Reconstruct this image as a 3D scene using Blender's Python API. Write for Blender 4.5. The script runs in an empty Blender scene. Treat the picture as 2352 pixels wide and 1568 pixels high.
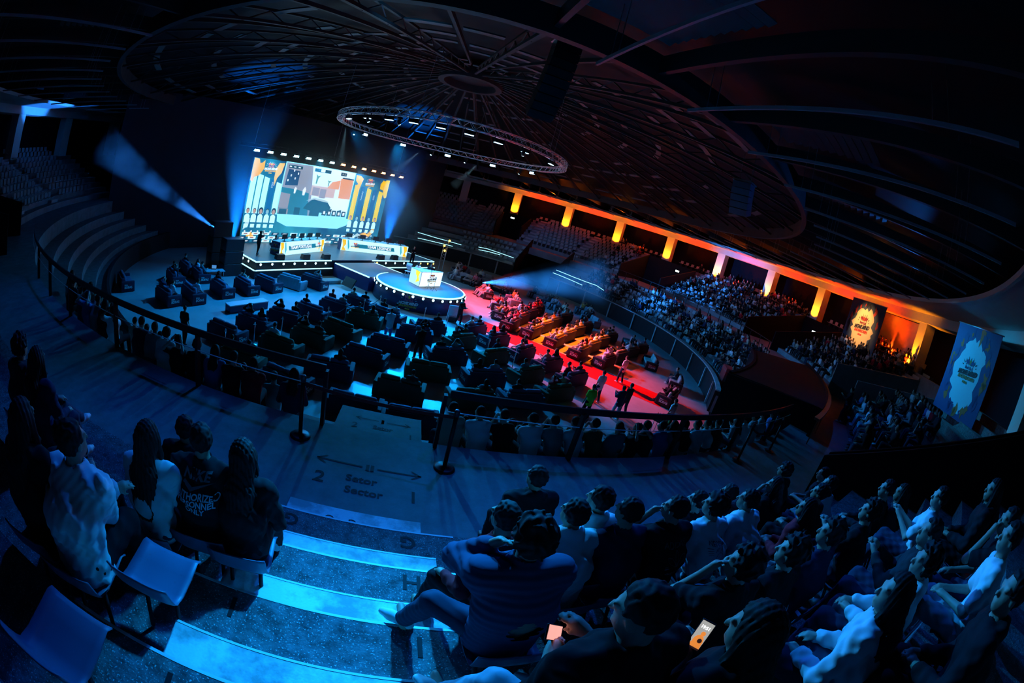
import bpy, math, random
import numpy as np
from mathutils import Vector, Matrix
from mathutils.bvhtree import BVHTree
random.seed(7)
S = bpy.context.scene
COL = S.collection
PI = math.pi
rad = math.radians
# ---------------------------------------------------------------- camera (15 mm fisheye, rolled by hand)
cd = bpy.data.cameras.new('camera')
cd.type = 'PANO'
cd.panorama_type = 'FISHEYE_EQUISOLID'
cd.sensor_fit = 'HORIZONTAL'
cd.sensor_width = 36.0
cd.fisheye_lens = 1015.2259 / 2352 * 36.0
cd.fisheye_fov = rad(220)
cd.clip_start = 0.02
cd.clip_end = 300
cam = bpy.data.objects.new('camera', cd)
COL.objects.link(cam)
cam.matrix_world = (Matrix.Translation((0, -33.0, 7.892)) @ Matrix.Rotation(-0.2487, 4, 'Z')
                    @ Matrix.Rotation(PI / 2 - 0.2826, 4, 'X') @ Matrix.Rotation(0.2740, 4, 'Z'))
S.camera = cam
# ---------------------------------------------------------------- world, exposure
w = bpy.data.worlds.new('world'); S.world = w; w.use_nodes = True
w.node_tree.nodes['Background'].inputs[0].default_value = (0.0, 0.02, 0.15, 1)
w.node_tree.nodes['Background'].inputs[1].default_value = 0.0
S.view_settings.view_transform = 'Standard'
S.view_settings.look = 'None'
S.view_settings.exposure = 0.0
S.view_settings.gamma = 1.0
S.view_settings.use_curve_mapping = False
S.cycles.max_bounces = 4
S.cycles.diffuse_bounces = 1
S.cycles.glossy_bounces = 2
S.cycles.transmission_bounces = 2
S.cycles.volume_bounces = 0
S.cycles.transparent_max_bounces = 8
S.cycles.sample_clamp_indirect = 4.0
S.cycles.adaptive_threshold = 0.025
S.cycles.light_sampling_threshold = 0.02
S.cycles.caustics_reflective = False
S.cycles.caustics_refractive = False
BLUE = (0.006, 0.20, 1.0)
CYAN = (0.02, 0.42, 1.0)
# stage frame: s runs along the front of the stage, t towards the audience
U = Vector((0.6348, 0.7727)); N = Vector((U.y, -U.x)); SA = math.atan2(U.y, U.x)
def st(s, t, z=0.0):
    p = U * (s - 0.955) + N * t
    return Vector((p.x, p.y, z))
def pol(R, az, z=0.0):
    a = rad(az)
    return Vector((R * math.cos(a), R * math.sin(a), z))
def spot(loc, target, power, color, angle=40, blend=.6, radius=.12, name='spot_light'):
    l = bpy.data.lights.new(name, 'SPOT'); l.energy = power; l.color = color
    l.spot_size = rad(angle); l.spot_blend = blend; l.shadow_soft_size = radius
    o = bpy.data.objects.new(name, l); COL.objects.link(o)
    o.location = loc
    o.rotation_euler = (Vector(target) - Vector(loc)).to_track_quat('-Z', 'Y').to_euler()
    return o
def area(loc, target, power, color, sx, sy, name='area_light'):
    l = bpy.data.lights.new(name, 'AREA'); l.energy = power; l.color = color
    l.shape = 'RECTANGLE'; l.size = sx; l.size_y = sy
    o = bpy.data.objects.new(name, l); COL.objects.link(o)
    o.location = loc
    o.rotation_euler = (Vector(target) - Vector(loc)).to_track_quat('-Z', 'Y').to_euler()
    return o
STRINGS = [[(47.5, 2.32), (42.1, 2.25), (36.9, 2.15)], [(46.7, 2.75), (40.3, 2.66), (35.7, 2.66), (32.2, 2.71), (29.2, 2.52)], [(73.2, 2.67), (70.3, 2.74), (65.7, 2.65), (61.3, 2.56)], [(73.0, 2.35), (69.8, 2.44), (65.8, 2.45)], [(93.4, 2.7), (87.5, 2.52), (78.8, 2.38)], [(93.0, 2.0), (81.4, 1.95)]]
BEAM_L = Vector((-25.8, -7.9, 8.4)); BEAM_R0 = Vector((5.6, 5.2, 1.2)); BEAM_R = Vector((17.2, 6.6, 3.9))
HEADS = [((-2.59, 6.97, 11.35), (-4.3, 6.0, 8.9)), ((2.7, 6.75, 11.35), (1.1, 5.6, 8.9)), ((-7.57, -2.42, 11.35), (-7.2, -2.6, 8.6))]
for _p, _q in HEADS: spot(_p, _q, 700, (.35, .75, 1.0), 14, .8, .04, "head_spot")
def paz(k): return math.degrees(1.2398 - 0.2244 * k)
# ---------------------------------------------------------------- lights the place has, and a few added
# wash lamps under the circular truss: back light over the sofas
for az, pw in ((165, 17000), (125, 22000), (95, 24000), (65, 21000), (30, 9000)): p = Vector((-.1, -1, 11.5)) + pol(8.2, az); q = pol(11.0, az - 180 + (0 if az > 90 else 8)); spot(p, (q.x, q.y, 0), pw, (.003, .28, .85), 62, .7, .2, 'truss_wash')
spot(Vector((-.1, -1, 11.5)) + pol(8.2, -150), (-11, -9, 0), 9000, (.003, .24, .80), 70, .8, .2, 'truss_wash')
# moving lights on the roof ring: blue over the near stand
for az, pw, tgt in ((-97, 1300, pol(31, -97, 5)), (-84, 1500, pol(31, -86, 5)), (-70, 1500, pol(31.5, -80, 5.5)), (-112, 420, pol(29, -112, 4)), (-56, 500, pol(30, -58, 5))):
    p = pol(23.8, az, 11.7); spot(p, tgt, pw, (.005, .14, 1.0), 60, .9, .15, 'ring_spot')
spot(pol(24.0, -86, 11.7), (-.15, -31.3, 5.2), 11000, (.005, .34, .95), 22, 1.0, .15, 'stair_spot')
spot(Vector((-.1, -1, 11.5)) + pol(8.2, -125), (2.8, -31.5, 6.4), 26000, (.012, .34, 1.0), 20, .9, .12, 'face_spot')
# red and orange over the far sofas
spot((3.0, 3.5, 11.4), (9.8, -6.9, 0), 60000, (1, .02, .004), 38, .7, .2, 'red_spot')
spot((8.0, -4.5, 11.4), (11.5, -4.2, 0), 40000, (1, .12, .003), 40, .7, .2, 'orange_spot')
spot((5, 4, 11.4), (6.5, 2.5, 0), 34000, (1, .03, .02), 50, .8, .2, 'red_spot')
spot((-3, 5, 11.5), (-3.2, 3.6, 1.2), 2500, (1, .06, .10), 24, .9, .2, 'red_spot')
# stage wash from the row over the screen
for s, c in ((-7, (.01, .42, .9)), (-2, (.01, .42, .9)), (3, (.05, .4, .85)), (7.5, (.05, .4, .85))): spot(st(s, -12.2, 8.8), st(s * .85, -7.6, 1.2), 4000, c, 75, .8, .2, 'stage_wash')
# opposite stand: cool low wash
for az, pw in ((58, 900), (32, 1500), (5, 1500), (-22, 1200)): p = pol(17, az, 12.2); spot(p, pol(29, az, 4.2), pw, (.12, .30, .9), 58, .9, .3, 'stand_wash')
# orange uplights at the pillar feet
for k in range(0, 9):
    az = paz(k); p = pol(35.7, az, 7.72); spot(p, pol(36.7, az, 9.6), 900, (1, .25, .004), 95, .8, .06, 'pillar_uplight')
    if k < 8: q = pol(35.2, az - 6.4, 7.9); spot(q, pol(36.4, az - 6.4, 11.3), 1800, (1, .05, .002), 110, .9, .1, 'soffit_uplight')
spot(pol(37.0, -24, 7.8), pol(37.9, -24, 9.9), 1500, (1, .06, .003), 120, .8, .1, 'panel_uplight')
spot(pol(29.5, -44, 10.8), pol(34.6, -50, 8.8), 1500, (.02, .45, 1.0), 60, .8, .1, 'banner_spot')
spot(pol(31.0, -21, 10.6), pol(34.6, -22, 9), 1500, (1, .5, .2), 62, .8, .1, 'banner_spot')
# warm lamps added on top of the soffit to graze the roof steel
for az in (62, 44, 26, 8, -8, -24): spot(pol(34.0, az, 11.7), pol(22, az, 13.2), 700, (1, .14, .01), 85, .9, .1, 'roof_uplight')
spot(pol(30, -52, 10.9), pol(26.5, -58, 12.6), 500, (.01, .18, .9), 90, .9, .1, 'roof_uplight')
spot(pol(20, -95, 11.5), pol(20, -100, 16), 260, (.02, .25, .6), 90, .9, .1, 'roof_uplight')
# the screen itself lights the stage; blue beams rise beside it
for s in (-9.0, 9.2): spot(st(s, -12.3, 1.4), st(s * 1.03, -12.6, 14), 70000, (.003, .19, 1.0), 34, .9, .1, 'beam_light')
spot((-15.2, -4.8, 3.1), BEAM_L, 70000, (.02, .22, 1.0), 15, .5, .05, 'beam_light')
spot(BEAM_R0, BEAM_R, 70000, (.02, .26, 1.0), 25, .9, .05, 'beam_light')
spot(Vector((-.1, -1, 11.5)) + pol(8.0, -60), (.2, -.6, 1.2), 2200, (1, .62, .52), 34, .8, .2, 'platform_wash')  # added warm spot that pulls the platform from blue towards grey

# ---------------------------------------------------------------- helpers
MATS = {}
def mat(name, col, rough=.6, metal=0.0, noise=None, emit=0.0, spec=.4, bump=None, col2=None):
    if name in MATS: return MATS[name]
    m = bpy.data.materials.new(name); m.use_nodes = True
    nt = m.node_tree; b = nt.nodes['Principled BSDF']
    b.inputs['Base Color'].default_value = (*col, 1)
    b.inputs['Roughness'].default_value = rough
    b.inputs['Metallic'].default_value = metal
    b.inputs['Specular IOR Level'].default_value = spec
    m.diffuse_color = (*col, 1)
    if emit:
        b.inputs['Emission Color'].default_value = (*col, 1)
        b.inputs['Emission Strength'].default_value = emit
    if noise or bump:
        tc = nt.nodes.new('ShaderNodeTexCoord')
    if noise:
        n = nt.nodes.new('ShaderNodeTexNoise'); n.inputs['Scale'].default_value = noise[0]
        n.inputs['Detail'].default_value = 6; n.inputs['Roughness'].default_value = .65
        nt.links.new(tc.outputs['Object'], n.inputs['Vector'])
        r = nt.nodes.new('ShaderNodeValToRGB')
        r.color_ramp.elements[0].position = .5 - noise[2] if len(noise) > 2 else .3
        r.color_ramp.elements[1].position = .5 + noise[2] if len(noise) > 2 else .7
        c2 = col2 or tuple(c * (1 - noise[1]) for c in col)
        r.color_ramp.elements[0].color = (*c2, 1); r.color_ramp.elements[1].color = (*col, 1)
        nt.links.new(n.outputs['Fac'], r.inputs['Fac'])
        nt.links.new(r.outputs['Color'], b.inputs['Base Color'])
    if bump:
        n2 = nt.nodes.new('ShaderNodeTexNoise'); n2.inputs['Scale'].default_value = bump[0]
        n2.inputs['Detail'].default_value = 4
        nt.links.new(tc.outputs['Object'], n2.inputs['Vector'])
        bp = nt.nodes.new('ShaderNodeBump'); bp.inputs['Strength'].default_value = bump[1]
        bp.inputs['Distance'].default_value = .02
        nt.links.new(n2.outputs['Fac'], bp.inputs['Height'])
        nt.links.new(bp.outputs['Normal'], b.inputs['Normal'])
    MATS[name] = m
    return m
def emat(name, col, strength):
    return mat(name, col, rough=.5, emit=strength, spec=0)
def link_mesh(name, me, m=None, parent=None):
    o = bpy.data.objects.new(name, me); COL.objects.link(o)
    if m is not None:
        for mm in (m if isinstance(m, (list, tuple)) else [m]): me.materials.append(mm)
    if parent is not None: o.parent = parent
    return o
def mesh_np(name, verts, faces, smooth=True):
    me = bpy.data.meshes.new(name)
    v = np.asarray(verts, np.float32); f = np.asarray(faces, np.int32)
    me.vertices.add(len(v)); me.vertices.foreach_set('co', v.ravel())
    k = f.shape[1] if len(f) else 4
    me.loops.add(f.size); me.loops.foreach_set('vertex_index', f.ravel())
    me.polygons.add(len(f)); me.polygons.foreach_set('loop_start', np.arange(0, f.size, k, dtype=np.int32))
    if smooth: me.polygons.foreach_set('use_smooth', np.ones(len(f), bool))
    me.update(calc_edges=True); me.validate()
    return me
class MB:
    """collects simple solids and links them as ONE mesh object"""
    def __init__(s): s.v = []; s.f = []; s.sm = []; s.mi = []; s.cur = 0
    def add(s, vs, fs, smooth=False):
        b = len(s.v); s.v += [tuple(x) for x in vs]
        for f in fs: s.f.append(tuple(i + b for i in f)); s.sm.append(smooth); s.mi.append(s.cur)
        return s
    def hexa(s, p):  # 8 points: bottom 4 ccw then top 4
        return s.add(p, [(3, 2, 1, 0), (4, 5, 6, 7), (0, 1, 5, 4), (1, 2, 6, 5), (2, 3, 7, 6), (3, 0, 4, 7)])
    def box(s, c, d, rz=0.0, M=None):
        x, y, z = d[0] / 2, d[1] / 2, d[2] / 2
        ps = [(-x, -y, -z), (x, -y, -z), (x, y, -z), (-x, y, -z), (-x, -y, z), (x, -y, z), (x, y, z), (-x, y, z)]
        R = M if M is not None else Matrix.Rotation(rz, 3, 'Z')
        return s.hexa([Vector(c) + R @ Vector(p) for p in ps])
    def bevbox(s, c, d, r=.03, rz=0.0, M=None):
        """box with rounded vertical and top edges (cushions, cases)"""
        R = M if M is not None else Matrix.Rotation(rz, 3, 'Z')
        x, y, z = d[0] / 2, d[1] / 2, d[2] / 2
        rings = []
        def ring(k, zz):
            o = []
            for sx, sy, a0 in ((1, 1, 0), (-1, 1, PI / 2), (-1, -1, PI), (1, -1, 1.5 * PI)):
                for q in range(4):
                    a = a0 + q * PI / 6
                    o.append(Vector((sx * (x - r) + math.cos(a) * k, sy * (y - r) + math.sin(a) * k, zz)))
            return o
        for k, zz in ((r * .3, -z), (r, -z + r * .7), (r, z - r), (r * .87, z - r * .5), (r * .5, z - r * .13), (0.001, z)): rings.append(ring(k, zz))
        vs = [Vector(c) + R @ p for rg in rings for p in rg]; n = 16; fs = []
        for i in range(len(rings) - 1):
            for j in range(n): fs.append((i * n + j, i * n + (j + 1) % n, (i + 1) * n + (j + 1) % n, (i + 1) * n + j))
        fs.append(tuple(range(n - 1, -1, -1))); fs.append(tuple((len(rings) - 1) * n + j for j in range(n)))
        return s.add(vs, fs, True)
    def tube(s, pts, r, n=8, cap=True):
        pts = [Vector(p) for p in pts]; vs = []; fs = []
        for i, p in enumerate(pts):
            d = (pts[min(i + 1, len(pts) - 1)] - pts[max(i - 1, 0)]).normalized()
            a = d.cross(Vector((0, 0, 1)))
            if a.length < 1e-3: a = d.cross(Vector((1, 0, 0)))
            a.normalize(); b = d.cross(a)
            rr = r[i] if isinstance(r, (list, tuple)) else r
            for j in range(n):
                t = 2 * PI * j / n; vs.append(p + a * math.cos(t) * rr + b * math.sin(t) * rr)
        for i in range(len(pts) - 1):
            for j in range(n): fs.append((i * n + j, i * n + (j + 1) % n, (i + 1) * n + (j + 1) % n, (i + 1) * n + j))
        if cap: fs.append(tuple(range(n - 1, -1, -1))); fs.append(tuple((len(pts) - 1) * n + j for j in range(n)))
        return s.add(vs, fs, n > 5)
    def lathe(s, prof, c=(0, 0, 0), n=16, M=None, smooth=True):
        vs = []; fs = []; c = Vector(c)
        for (r, z) in prof:
            for j in range(n):
                p = Vector((r * math.cos(2 * PI * j / n), r * math.sin(2 * PI * j / n), z))
                vs.append(c + (M @ p if M is not None else p))
        for i in range(len(prof) - 1):
            for j in range(n): fs.append((i * n + j, i * n + (j + 1) % n, (i + 1) * n + (j + 1) % n, (i + 1) * n + j))
        fs.append(tuple(range(n - 1, -1, -1))); fs.append(tuple((len(prof) - 1) * n + j for j in range(n)))
        return s.add(vs, fs, smooth)
    def prism(s, poly, z0, z1):
        n = len(poly)
        vs = [(p[0], p[1], z0) for p in poly] + [(p[0], p[1], z1) for p in poly]
        fs = [tuple(range(n - 1, -1, -1)), tuple(range(n, 2 * n))] + [(i, (i + 1) % n, n + (i + 1) % n, n + i) for i in range(n)]
        return s.add(vs, fs)
    def revolve(s, prof, a0, a1, step=2.0):
        """closed profile polygon [(R,z)] swept about the arena axis between two azimuths"""
        n = max(1, int(round(abs(a1 - a0) / step))); k = len(prof); vs = []; fs = []
        full = abs(abs(a1 - a0) - 360) < 1e-6
        for i in range(n if full else n + 1):
            a = a0 + (a1 - a0) * i / n
            vs += [pol(R, a, z) for R, z in prof]
        m = n if full else n + 1
        for i in range(n):
            i2 = (i + 1) % m
            for j in range(k):
                j2 = (j + 1) % k
                fs.append((i * k + j, i2 * k + j, i2 * k + j2, i * k + j2))
        if not full: fs.append(tuple(range(k))); fs.append(tuple(n * k + j for j in range(k - 1, -1, -1)))
        return s.add(vs, fs)
    def quad(s, a, b, c, d): return s.add([a, b, c, d], [(0, 1, 2, 3)])
    def build(s, name, m=None, parent=None, loc=None):
        me = bpy.data.meshes.new(name); me.from_pydata(s.v, [], s.f)
        me.polygons.foreach_set('use_smooth', s.sm); me.polygons.foreach_set('material_index', s.mi)
        me.update()
        o = link_mesh(name, me, m, parent)
        if loc is not None: o.location = loc
        return o
def tag(o, label, cat, group=None):
    o['label'] = label; o['category'] = cat
    if group: o['group'] = group
    return o
def struct(o, label=None):
    o['kind'] = 'structure'
    if label: o['label'] = label
    return o
def empty(name, loc=(0, 0, 0), rz=0.0):
    o = bpy.data.objects.new(name, None); COL.objects.link(o); o.location = loc; o.rotation_euler = (0, 0, rz)
    o.empty_display_size = .1
    return o
KIDS = {}
def kids(o): return [c for c in KIDS.get(o.name, [])]
def reg(parent, *ch): KIDS.setdefault(parent.name, []).extend(ch)
def dup(o, loc=None, rz=None, parent=None):
    c = o.copy(); COL.objects.link(c)
    if parent is not None: c.parent = parent
    for ch in list(o.children): dup(ch, parent=c)
    if loc is not None: c.location = loc
    if rz is not None: c.rotation_euler = (0, 0, rz)
    return c
def setmat(o, i, m):
    o.material_slots[i].link = 'OBJECT'; o.material_slots[i].material = m
# ---------------------------------------------------------------- lettering
TXT = {}
def text_geo(s, size=1.0, extrude=.004, font_shear=0.0, align='CENTER', bold=0.0):
    key = (s, size, extrude, font_shear, align, bold)
    if key in TXT: return TXT[key]
    c = bpy.data.curves.new('t', 'FONT'); c.body = s; c.size = size; c.extrude = extrude
    c.align_x = align; c.align_y = 'CENTER'; c.shear = font_shear; c.offset = bold; c.resolution_u = 3
    o = bpy.data.objects.new('t', c); COL.objects.link(o)
    dg = bpy.context.evaluated_depsgraph_get(); dg.update()
    me = bpy.data.meshes.new_from_object(o.evaluated_get(dg))
    vs = [v.co.copy() for v in me.vertices]; fs = [tuple(p.vertices) for p in me.polygons]
    bpy.data.objects.remove(o); bpy.data.curves.remove(c); bpy.data.meshes.remove(me)
    TXT[key] = (vs, fs)
    return TXT[key]
def add_text(mb, s, size, M, **k):
    """M: 4x4 placing the text's xy plane"""
    vs, fs = text_geo(s, size, **k)
    return mb.add([M @ v for v in vs], fs)
def frame(origin, x, y):
    x = Vector(x).normalized(); y = Vector(y).normalized(); z = x.cross(y)
    return Matrix(((x.x, y.x, z.x, origin[0]), (x.y, y.y, z.y, origin[1]), (x.z, y.z, z.z, origin[2]), (0, 0, 0, 1)))
def poly2(mb, pts, M, d=.004):
    n = len(pts)
    vs = [M @ Vector((p[0], p[1], d)) for p in pts]
    return mb.add(vs, [tuple(range(n))])
def rect2(mb, x0, y0, x1, y1, M, d=.004): return poly2(mb, [(x0, y0), (x1, y0), (x1, y1), (x0, y1)], M, d)
def disc2(mb, x, y, r, M, d=.004, n=16, ry=None):
    return poly2(mb, [(x + r * math.cos(2 * PI * i / n), y + (ry or r) * math.sin(2 * PI * i / n)) for i in range(n)], M, d)
# ---------------------------------------------------------------- materials of the place
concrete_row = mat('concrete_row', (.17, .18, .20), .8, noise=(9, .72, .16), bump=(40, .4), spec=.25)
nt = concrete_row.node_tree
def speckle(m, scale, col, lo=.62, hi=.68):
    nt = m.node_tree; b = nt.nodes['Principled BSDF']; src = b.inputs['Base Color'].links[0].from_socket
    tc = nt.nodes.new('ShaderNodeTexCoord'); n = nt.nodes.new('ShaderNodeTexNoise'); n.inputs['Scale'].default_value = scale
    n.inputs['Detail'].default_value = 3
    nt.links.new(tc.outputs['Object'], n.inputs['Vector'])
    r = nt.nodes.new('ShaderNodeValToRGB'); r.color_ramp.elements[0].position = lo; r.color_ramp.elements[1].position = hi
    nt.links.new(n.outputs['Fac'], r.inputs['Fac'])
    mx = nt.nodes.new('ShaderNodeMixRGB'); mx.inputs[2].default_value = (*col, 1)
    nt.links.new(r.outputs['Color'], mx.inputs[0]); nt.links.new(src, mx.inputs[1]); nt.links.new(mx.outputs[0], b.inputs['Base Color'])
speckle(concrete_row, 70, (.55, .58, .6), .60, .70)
concrete_step = mat('concrete_step', (.88, .92, .94), .7, noise=(1.7, .55, .07), bump=(60, .15), spec=.3)
concrete_walk = mat('concrete_walk', (.24, .25, .27), .7, noise=(2.6, .5, .25), bump=(50, .1), spec=.3)
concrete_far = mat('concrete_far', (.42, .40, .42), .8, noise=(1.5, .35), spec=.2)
arena_floor_m = mat('arena_floor', (.42, .45, .47), .38, noise=(.9, .25), spec=.45)
black_drape = mat('black_drape', (.006, .006, .008), .85, spec=.15)
black_metal = mat('black_metal', (.012, .013, .016), .45, .6, spec=.5)
black_plastic = mat('black_plastic', (.012, .012, .014), .4, spec=.5)
dark_paint = mat('dark_paint', (.012, .013, .016), .6)
paint_black = mat('stencil_paint', (.012, .012, .014), .7, spec=.2)
red_carpet_m = mat('red_carpet', (.62, .012, .012), .9, spec=.1, noise=(6, .12))
white_plaster = mat('white_plaster', (.72, .70, .68), .7, noise=(2, .08))
pale_wall = mat('pale_wall', (.55, .54, .54), .7, noise=(2.2, .3))
steel = mat('steel', (.5, .52, .55), .35, .9)
alu = mat('aluminium', (.8, .82, .85), .3, .9)
roof_m = mat('roof_sheet', (.012, .013, .016), .55, .3)
rib_m = mat('roof_steel', (.07, .065, .065), .5, .3)
slat_m = mat('roof_purlin', (.20, .20, .20), .5, .3)
wood_m = mat('pale_wood', (.42, .36, .36), .6, noise=(3, .25))
glass_white = emat('lamp_white', (.5, .85, 1.0), 5)
strip_m = emat('led_strip', (.38, .82, 1.0), 2.0)
cyan_lamp = emat('lamp_cyan', (.35, .85, 1.0), 14)
orange_lamp = emat('lamp_orange', (1.0, .33, .12), 12)
amber_lamp = emat('lamp_amber', (1.0, .55, .08), 5)
exit_m = emat('exit_white', (.85, 1, .95), 2.5)
# ---------------------------------------------------------------- floor and stands
m = MB(); m.lathe([(22.7, -.3), (22.7, 0)], n=96, smooth=False)
struct(m.build('floor', arena_floor_m))
PITCH, R0U, Z0U = .92, 29.4, 4.44
NU = 9
def rowU(k): return R0U + PITCH * k, Z0U + .4 * k         # inner edge and tread height of upper row k
LOW = [(22.62, 1.15), (23.3, 1.55), (24.15, 2.05), (25.0, 2.6), (25.85, 3.2)]
def rowL(k): return LOW[k]
UP = [(-22, 24), (36, 66), (73, 112)]
def stand_upper(a0, a1, name, mm, step=1.5):
    pr = [(29.0, 3.0), (29.0, 4.04)] if False else [(29.4, 3.0)]
    for k in range(NU):
        R, z = rowU(k)
        pr += [(R, z - .4), (R, z), (R + PITCH, z)] if k == 0 else [(R, z), (R + PITCH, z)]
    pr[1:2] = []
    pr += [(38.6, 7.64), (38.6, 3.0)]
    m = MB(); m.revolve(pr, a0, a1, step); return struct(m.build(name, mm))
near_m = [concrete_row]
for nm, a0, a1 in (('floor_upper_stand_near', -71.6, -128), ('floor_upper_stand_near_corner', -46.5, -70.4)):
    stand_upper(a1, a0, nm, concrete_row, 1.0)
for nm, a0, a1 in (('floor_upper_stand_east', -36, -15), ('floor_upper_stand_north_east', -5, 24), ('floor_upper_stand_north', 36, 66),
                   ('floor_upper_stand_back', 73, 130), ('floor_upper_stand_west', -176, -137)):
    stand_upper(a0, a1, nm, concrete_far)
# cross aisle behind the lower stand
m = MB(); m.revolve([(26.8, 3.2), (26.8, 4.04), (29.4, 4.04), (29.4, 3.2)], -200, -60, 1.0); struct(m.build('floor_walkway_near', concrete_walk))
m = MB(); m.revolve([(26.8, 3.2), (26.8, 4.04), (33.4, 4.04), (33.4, 3.2)], -60, 130, 1.5); struct(m.build('floor_walkway_far', mat('walkway_far', (.34, .25, .25), .7, noise=(1.5, .3))))
def stand_lower(a0, a1, name, mm, step=1.5):
    pr = [(22.6, 0.0)]
    for k, (R, z) in enumerate(LOW):
        pr += [(R, z), ((LOW[k + 1][0] if k < 4 else 26.8), z)]
    pr += [(26.8, 0.0)]
    m = MB(); m.revolve(pr, a0, a1, step); return struct(m.build(name, mm))
for nm, a0, a1, mm in (('floor_lower_stand_near_left', -200, -92.3, concrete_walk), ('floor_lower_stand_near', -88.6, -62, concrete_walk),
                       ('floor_lower_stand_east', -35, 48, concrete_far), ('floor_lower_stand_north', 61, 130, concrete_far)):
    stand_lower(a0, a1, nm, mm)
# landing of the near stair, two steps below the walkway
m = MB(); m.revolve([(25.2, 0), (25.2, 3.55), (26.8, 3.55), (26.8, 0)], -92.3, -88.6, .4); struct(m.build('floor_stair_landing', concrete_walk))
m = MB(); m.revolve([(22.6, 0), (22.6, 1.5), (23.9, 1.5), (23.9, 2.5), (25.2, 2.5), (25.2, 0)], -92.3, -88.6, .4); struct(m.build('floor_stair_lower', concrete_walk))
# half steps in the near stair
A0, A1 = -92.15, -88.95
m = MB(); m.revolve([(29.0, 4.04), (29.0, 4.24), (29.4, 4.24), (29.4, 4.04)], A0, A1, .3); struct(m.build('floor_step_walkway', concrete_step))
for k, nm in ((0, 'g'), (1, 'h'), (2, 'i'), (3, 'j')):
    R, z = rowU(k)
    m = MB(); m.revolve([(R + .56, z - .05), (R + .56, z + .2), (R + PITCH - .002, z + .2), (R + PITCH - .002, z - .05)], A0, A1 + .15, .3)
    struct(m.build('floor_half_step_' + nm, concrete_step))
# thin bright nosings on the near rows
nose = mat('step_nosing', (.85, .9, .92), .5)
for k in range(0, 5):
    R, z = rowU(k)
    m = MB(); m.revolve([(R - .004, z - .02), (R - .004, z + .003), (R + .018, z + .003), (R + .018, z - .02)], -93.2, -88.3, .3); struct(m.build('trim_nosing_%d' % k, nose))
    if k < 4:
        m = MB(); m.revolve([(R + .556, z + .185), (R + .556, z + .203), (R + .574, z + .203), (R + .574, z + .185)], A0, A1 + .15, .3); struct(m.build('trim_half_nosing_%d' % k, nose))
# far stair aisles: half steps that read as bright stripes
def aisle(az, ks=range(NU), lower=False):
    m = MB()
    for k in ks:
        R, z = rowU(k); hw = math.degrees(.55 / R)
        m.revolve([(R + .5, z - .05), (R + .5, z + .2), (R + PITCH - .01, z + .2), (R + PITCH - .01, z - .05)], az - hw, az + hw, .6)
    if lower:
        for k in range(4):
            R, z = LOW[k]; R2, z2 = LOW[k + 1]; hw = math.degrees(.55 / R)
            m.revolve([(R2 - .42, z - .05), (R2 - .42, (z + z2) / 2), (R2 - .01, (z + z2) / 2), (R2 - .01, z - .05)], az - hw, az + hw, .6)
    return m
step_far = mat('step_far', (.62, .6, .62), .7)
for q, az in enumerate((63.5, 50, 38, 22, 8.5, -3, -17, -27, -34.5, 79)):
    struct(aisle(az, lower=(-34 < az < 47 or az > 62)).build('trim_stair_%d' % q, step_far))
struct(aisle(-146).build('trim_stair_west', step_far)); struct(aisle(-158).build('trim_stair_west_back', step_far))
# parapet of the lower stand, with its pale top and the light posts under it
m = MB(); m.revolve([(22.45, 0), (22.45, 1.62), (22.62, 1.62), (22.62, 0)], -35, 48, 1.5); struct(m.build('wall_arena_east', dark_paint))
m = MB(); m.revolve([(22.45, 0), (22.45, 1.62), (22.62, 1.62), (22.62, 0)], 61, 130, 1.5); struct(m.build('wall_arena_north', dark_paint))
m = MB(); m.revolve([(22.45, 0), (22.45, 1.4), (22.62, 1.4), (22.62, 0)], -200, -62, 1.5); struct(m.build('wall_arena_near', dark_paint))
m = MB(); m.revolve([(22.38, 1.62), (22.38, 1.70), (22.72, 1.70), (22.72, 1.62)], -37, 48, 1.0); struct(m.build('trim_parapet_east', pale_wall))
m = MB(); m.revolve([(22.38, 1.62), (22.38, 1.70), (22.72, 1.70), (22.72, 1.62)], 61, 130, 1.0); struct(m.build('trim_parapet_north', pale_wall))
for i, az in enumerate((-31, -22, -12.5, -3, 6.5, 16, 25.5, 35, 44.5, 66, 75)):
    p = pol(22.36, az)
    m = MB(); m.box((p.x, p.y, .78), (.12, .16, 1.56), rad(az))
    tag(m.build('wall_post', pale_wall), 'slim pale post standing against the dark arena wall', 'post', 'pale posts along the arena wall')
# back wall of the lower stand below the walkway is the walkway's own front; a rail on the walkway edge
m = MB(); m.revolve([(26.76, 4.92), (26.76, 4.97), (26.82, 4.97), (26.82, 4.92)], -22, 47, 1.5)
for az in range(-21, 48, 4):
    p = pol(26.79, az); m.box((p.x, p.y, 4.48), (.05, .05, .9), rad(az))
tag(m.build('walkway_railing', dark_paint), 'thin dark railing along the cross aisle of the opposite stand', 'railing')
# ---------------------------------------------------------------- pillars, soffit, walls behind
NP = 28
def paz(k): return math.degrees(1.2398 - 0.2244 * k)
pil_m = mat('pillar_paint', (.86, .80, .72), .7)
for k in range(-3, 27):
    az = paz(k)
    if k >= 25: continue
    p = pol(37.0, az)
    m = MB(); m.box((p.x, p.y, 9.3), (.95, 1.15, 3.46), rad(az))
    o = struct(m.build('pillar', pil_m), None)
m = MB(); m.revolve([(33.2, 11.62), (33.2, 11.70), (38.8, 11.70), (38.8, 11.62)], -230, 130, 1.5); struct(m.build('ceiling_soffit', white_plaster))
m = MB(); m.revolve([(33.05, 11.56), (33.05, 11.78), (33.2, 11.78), (33.2, 11.56)], -230, 130, 1.5); struct(m.build('trim_soffit_edge', mat('soffit_edge', (.62, .62, .62), .6)))
m = MB(); m.revolve([(38.6, 6.5), (38.6, 11.6), (38.8, 11.6), (38.8, 6.5)], -230, 130, 1.5); struct(m.build('wall_outer', mat('outer_wall', (.004, .005, .010), .7, spec=.1)))
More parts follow.
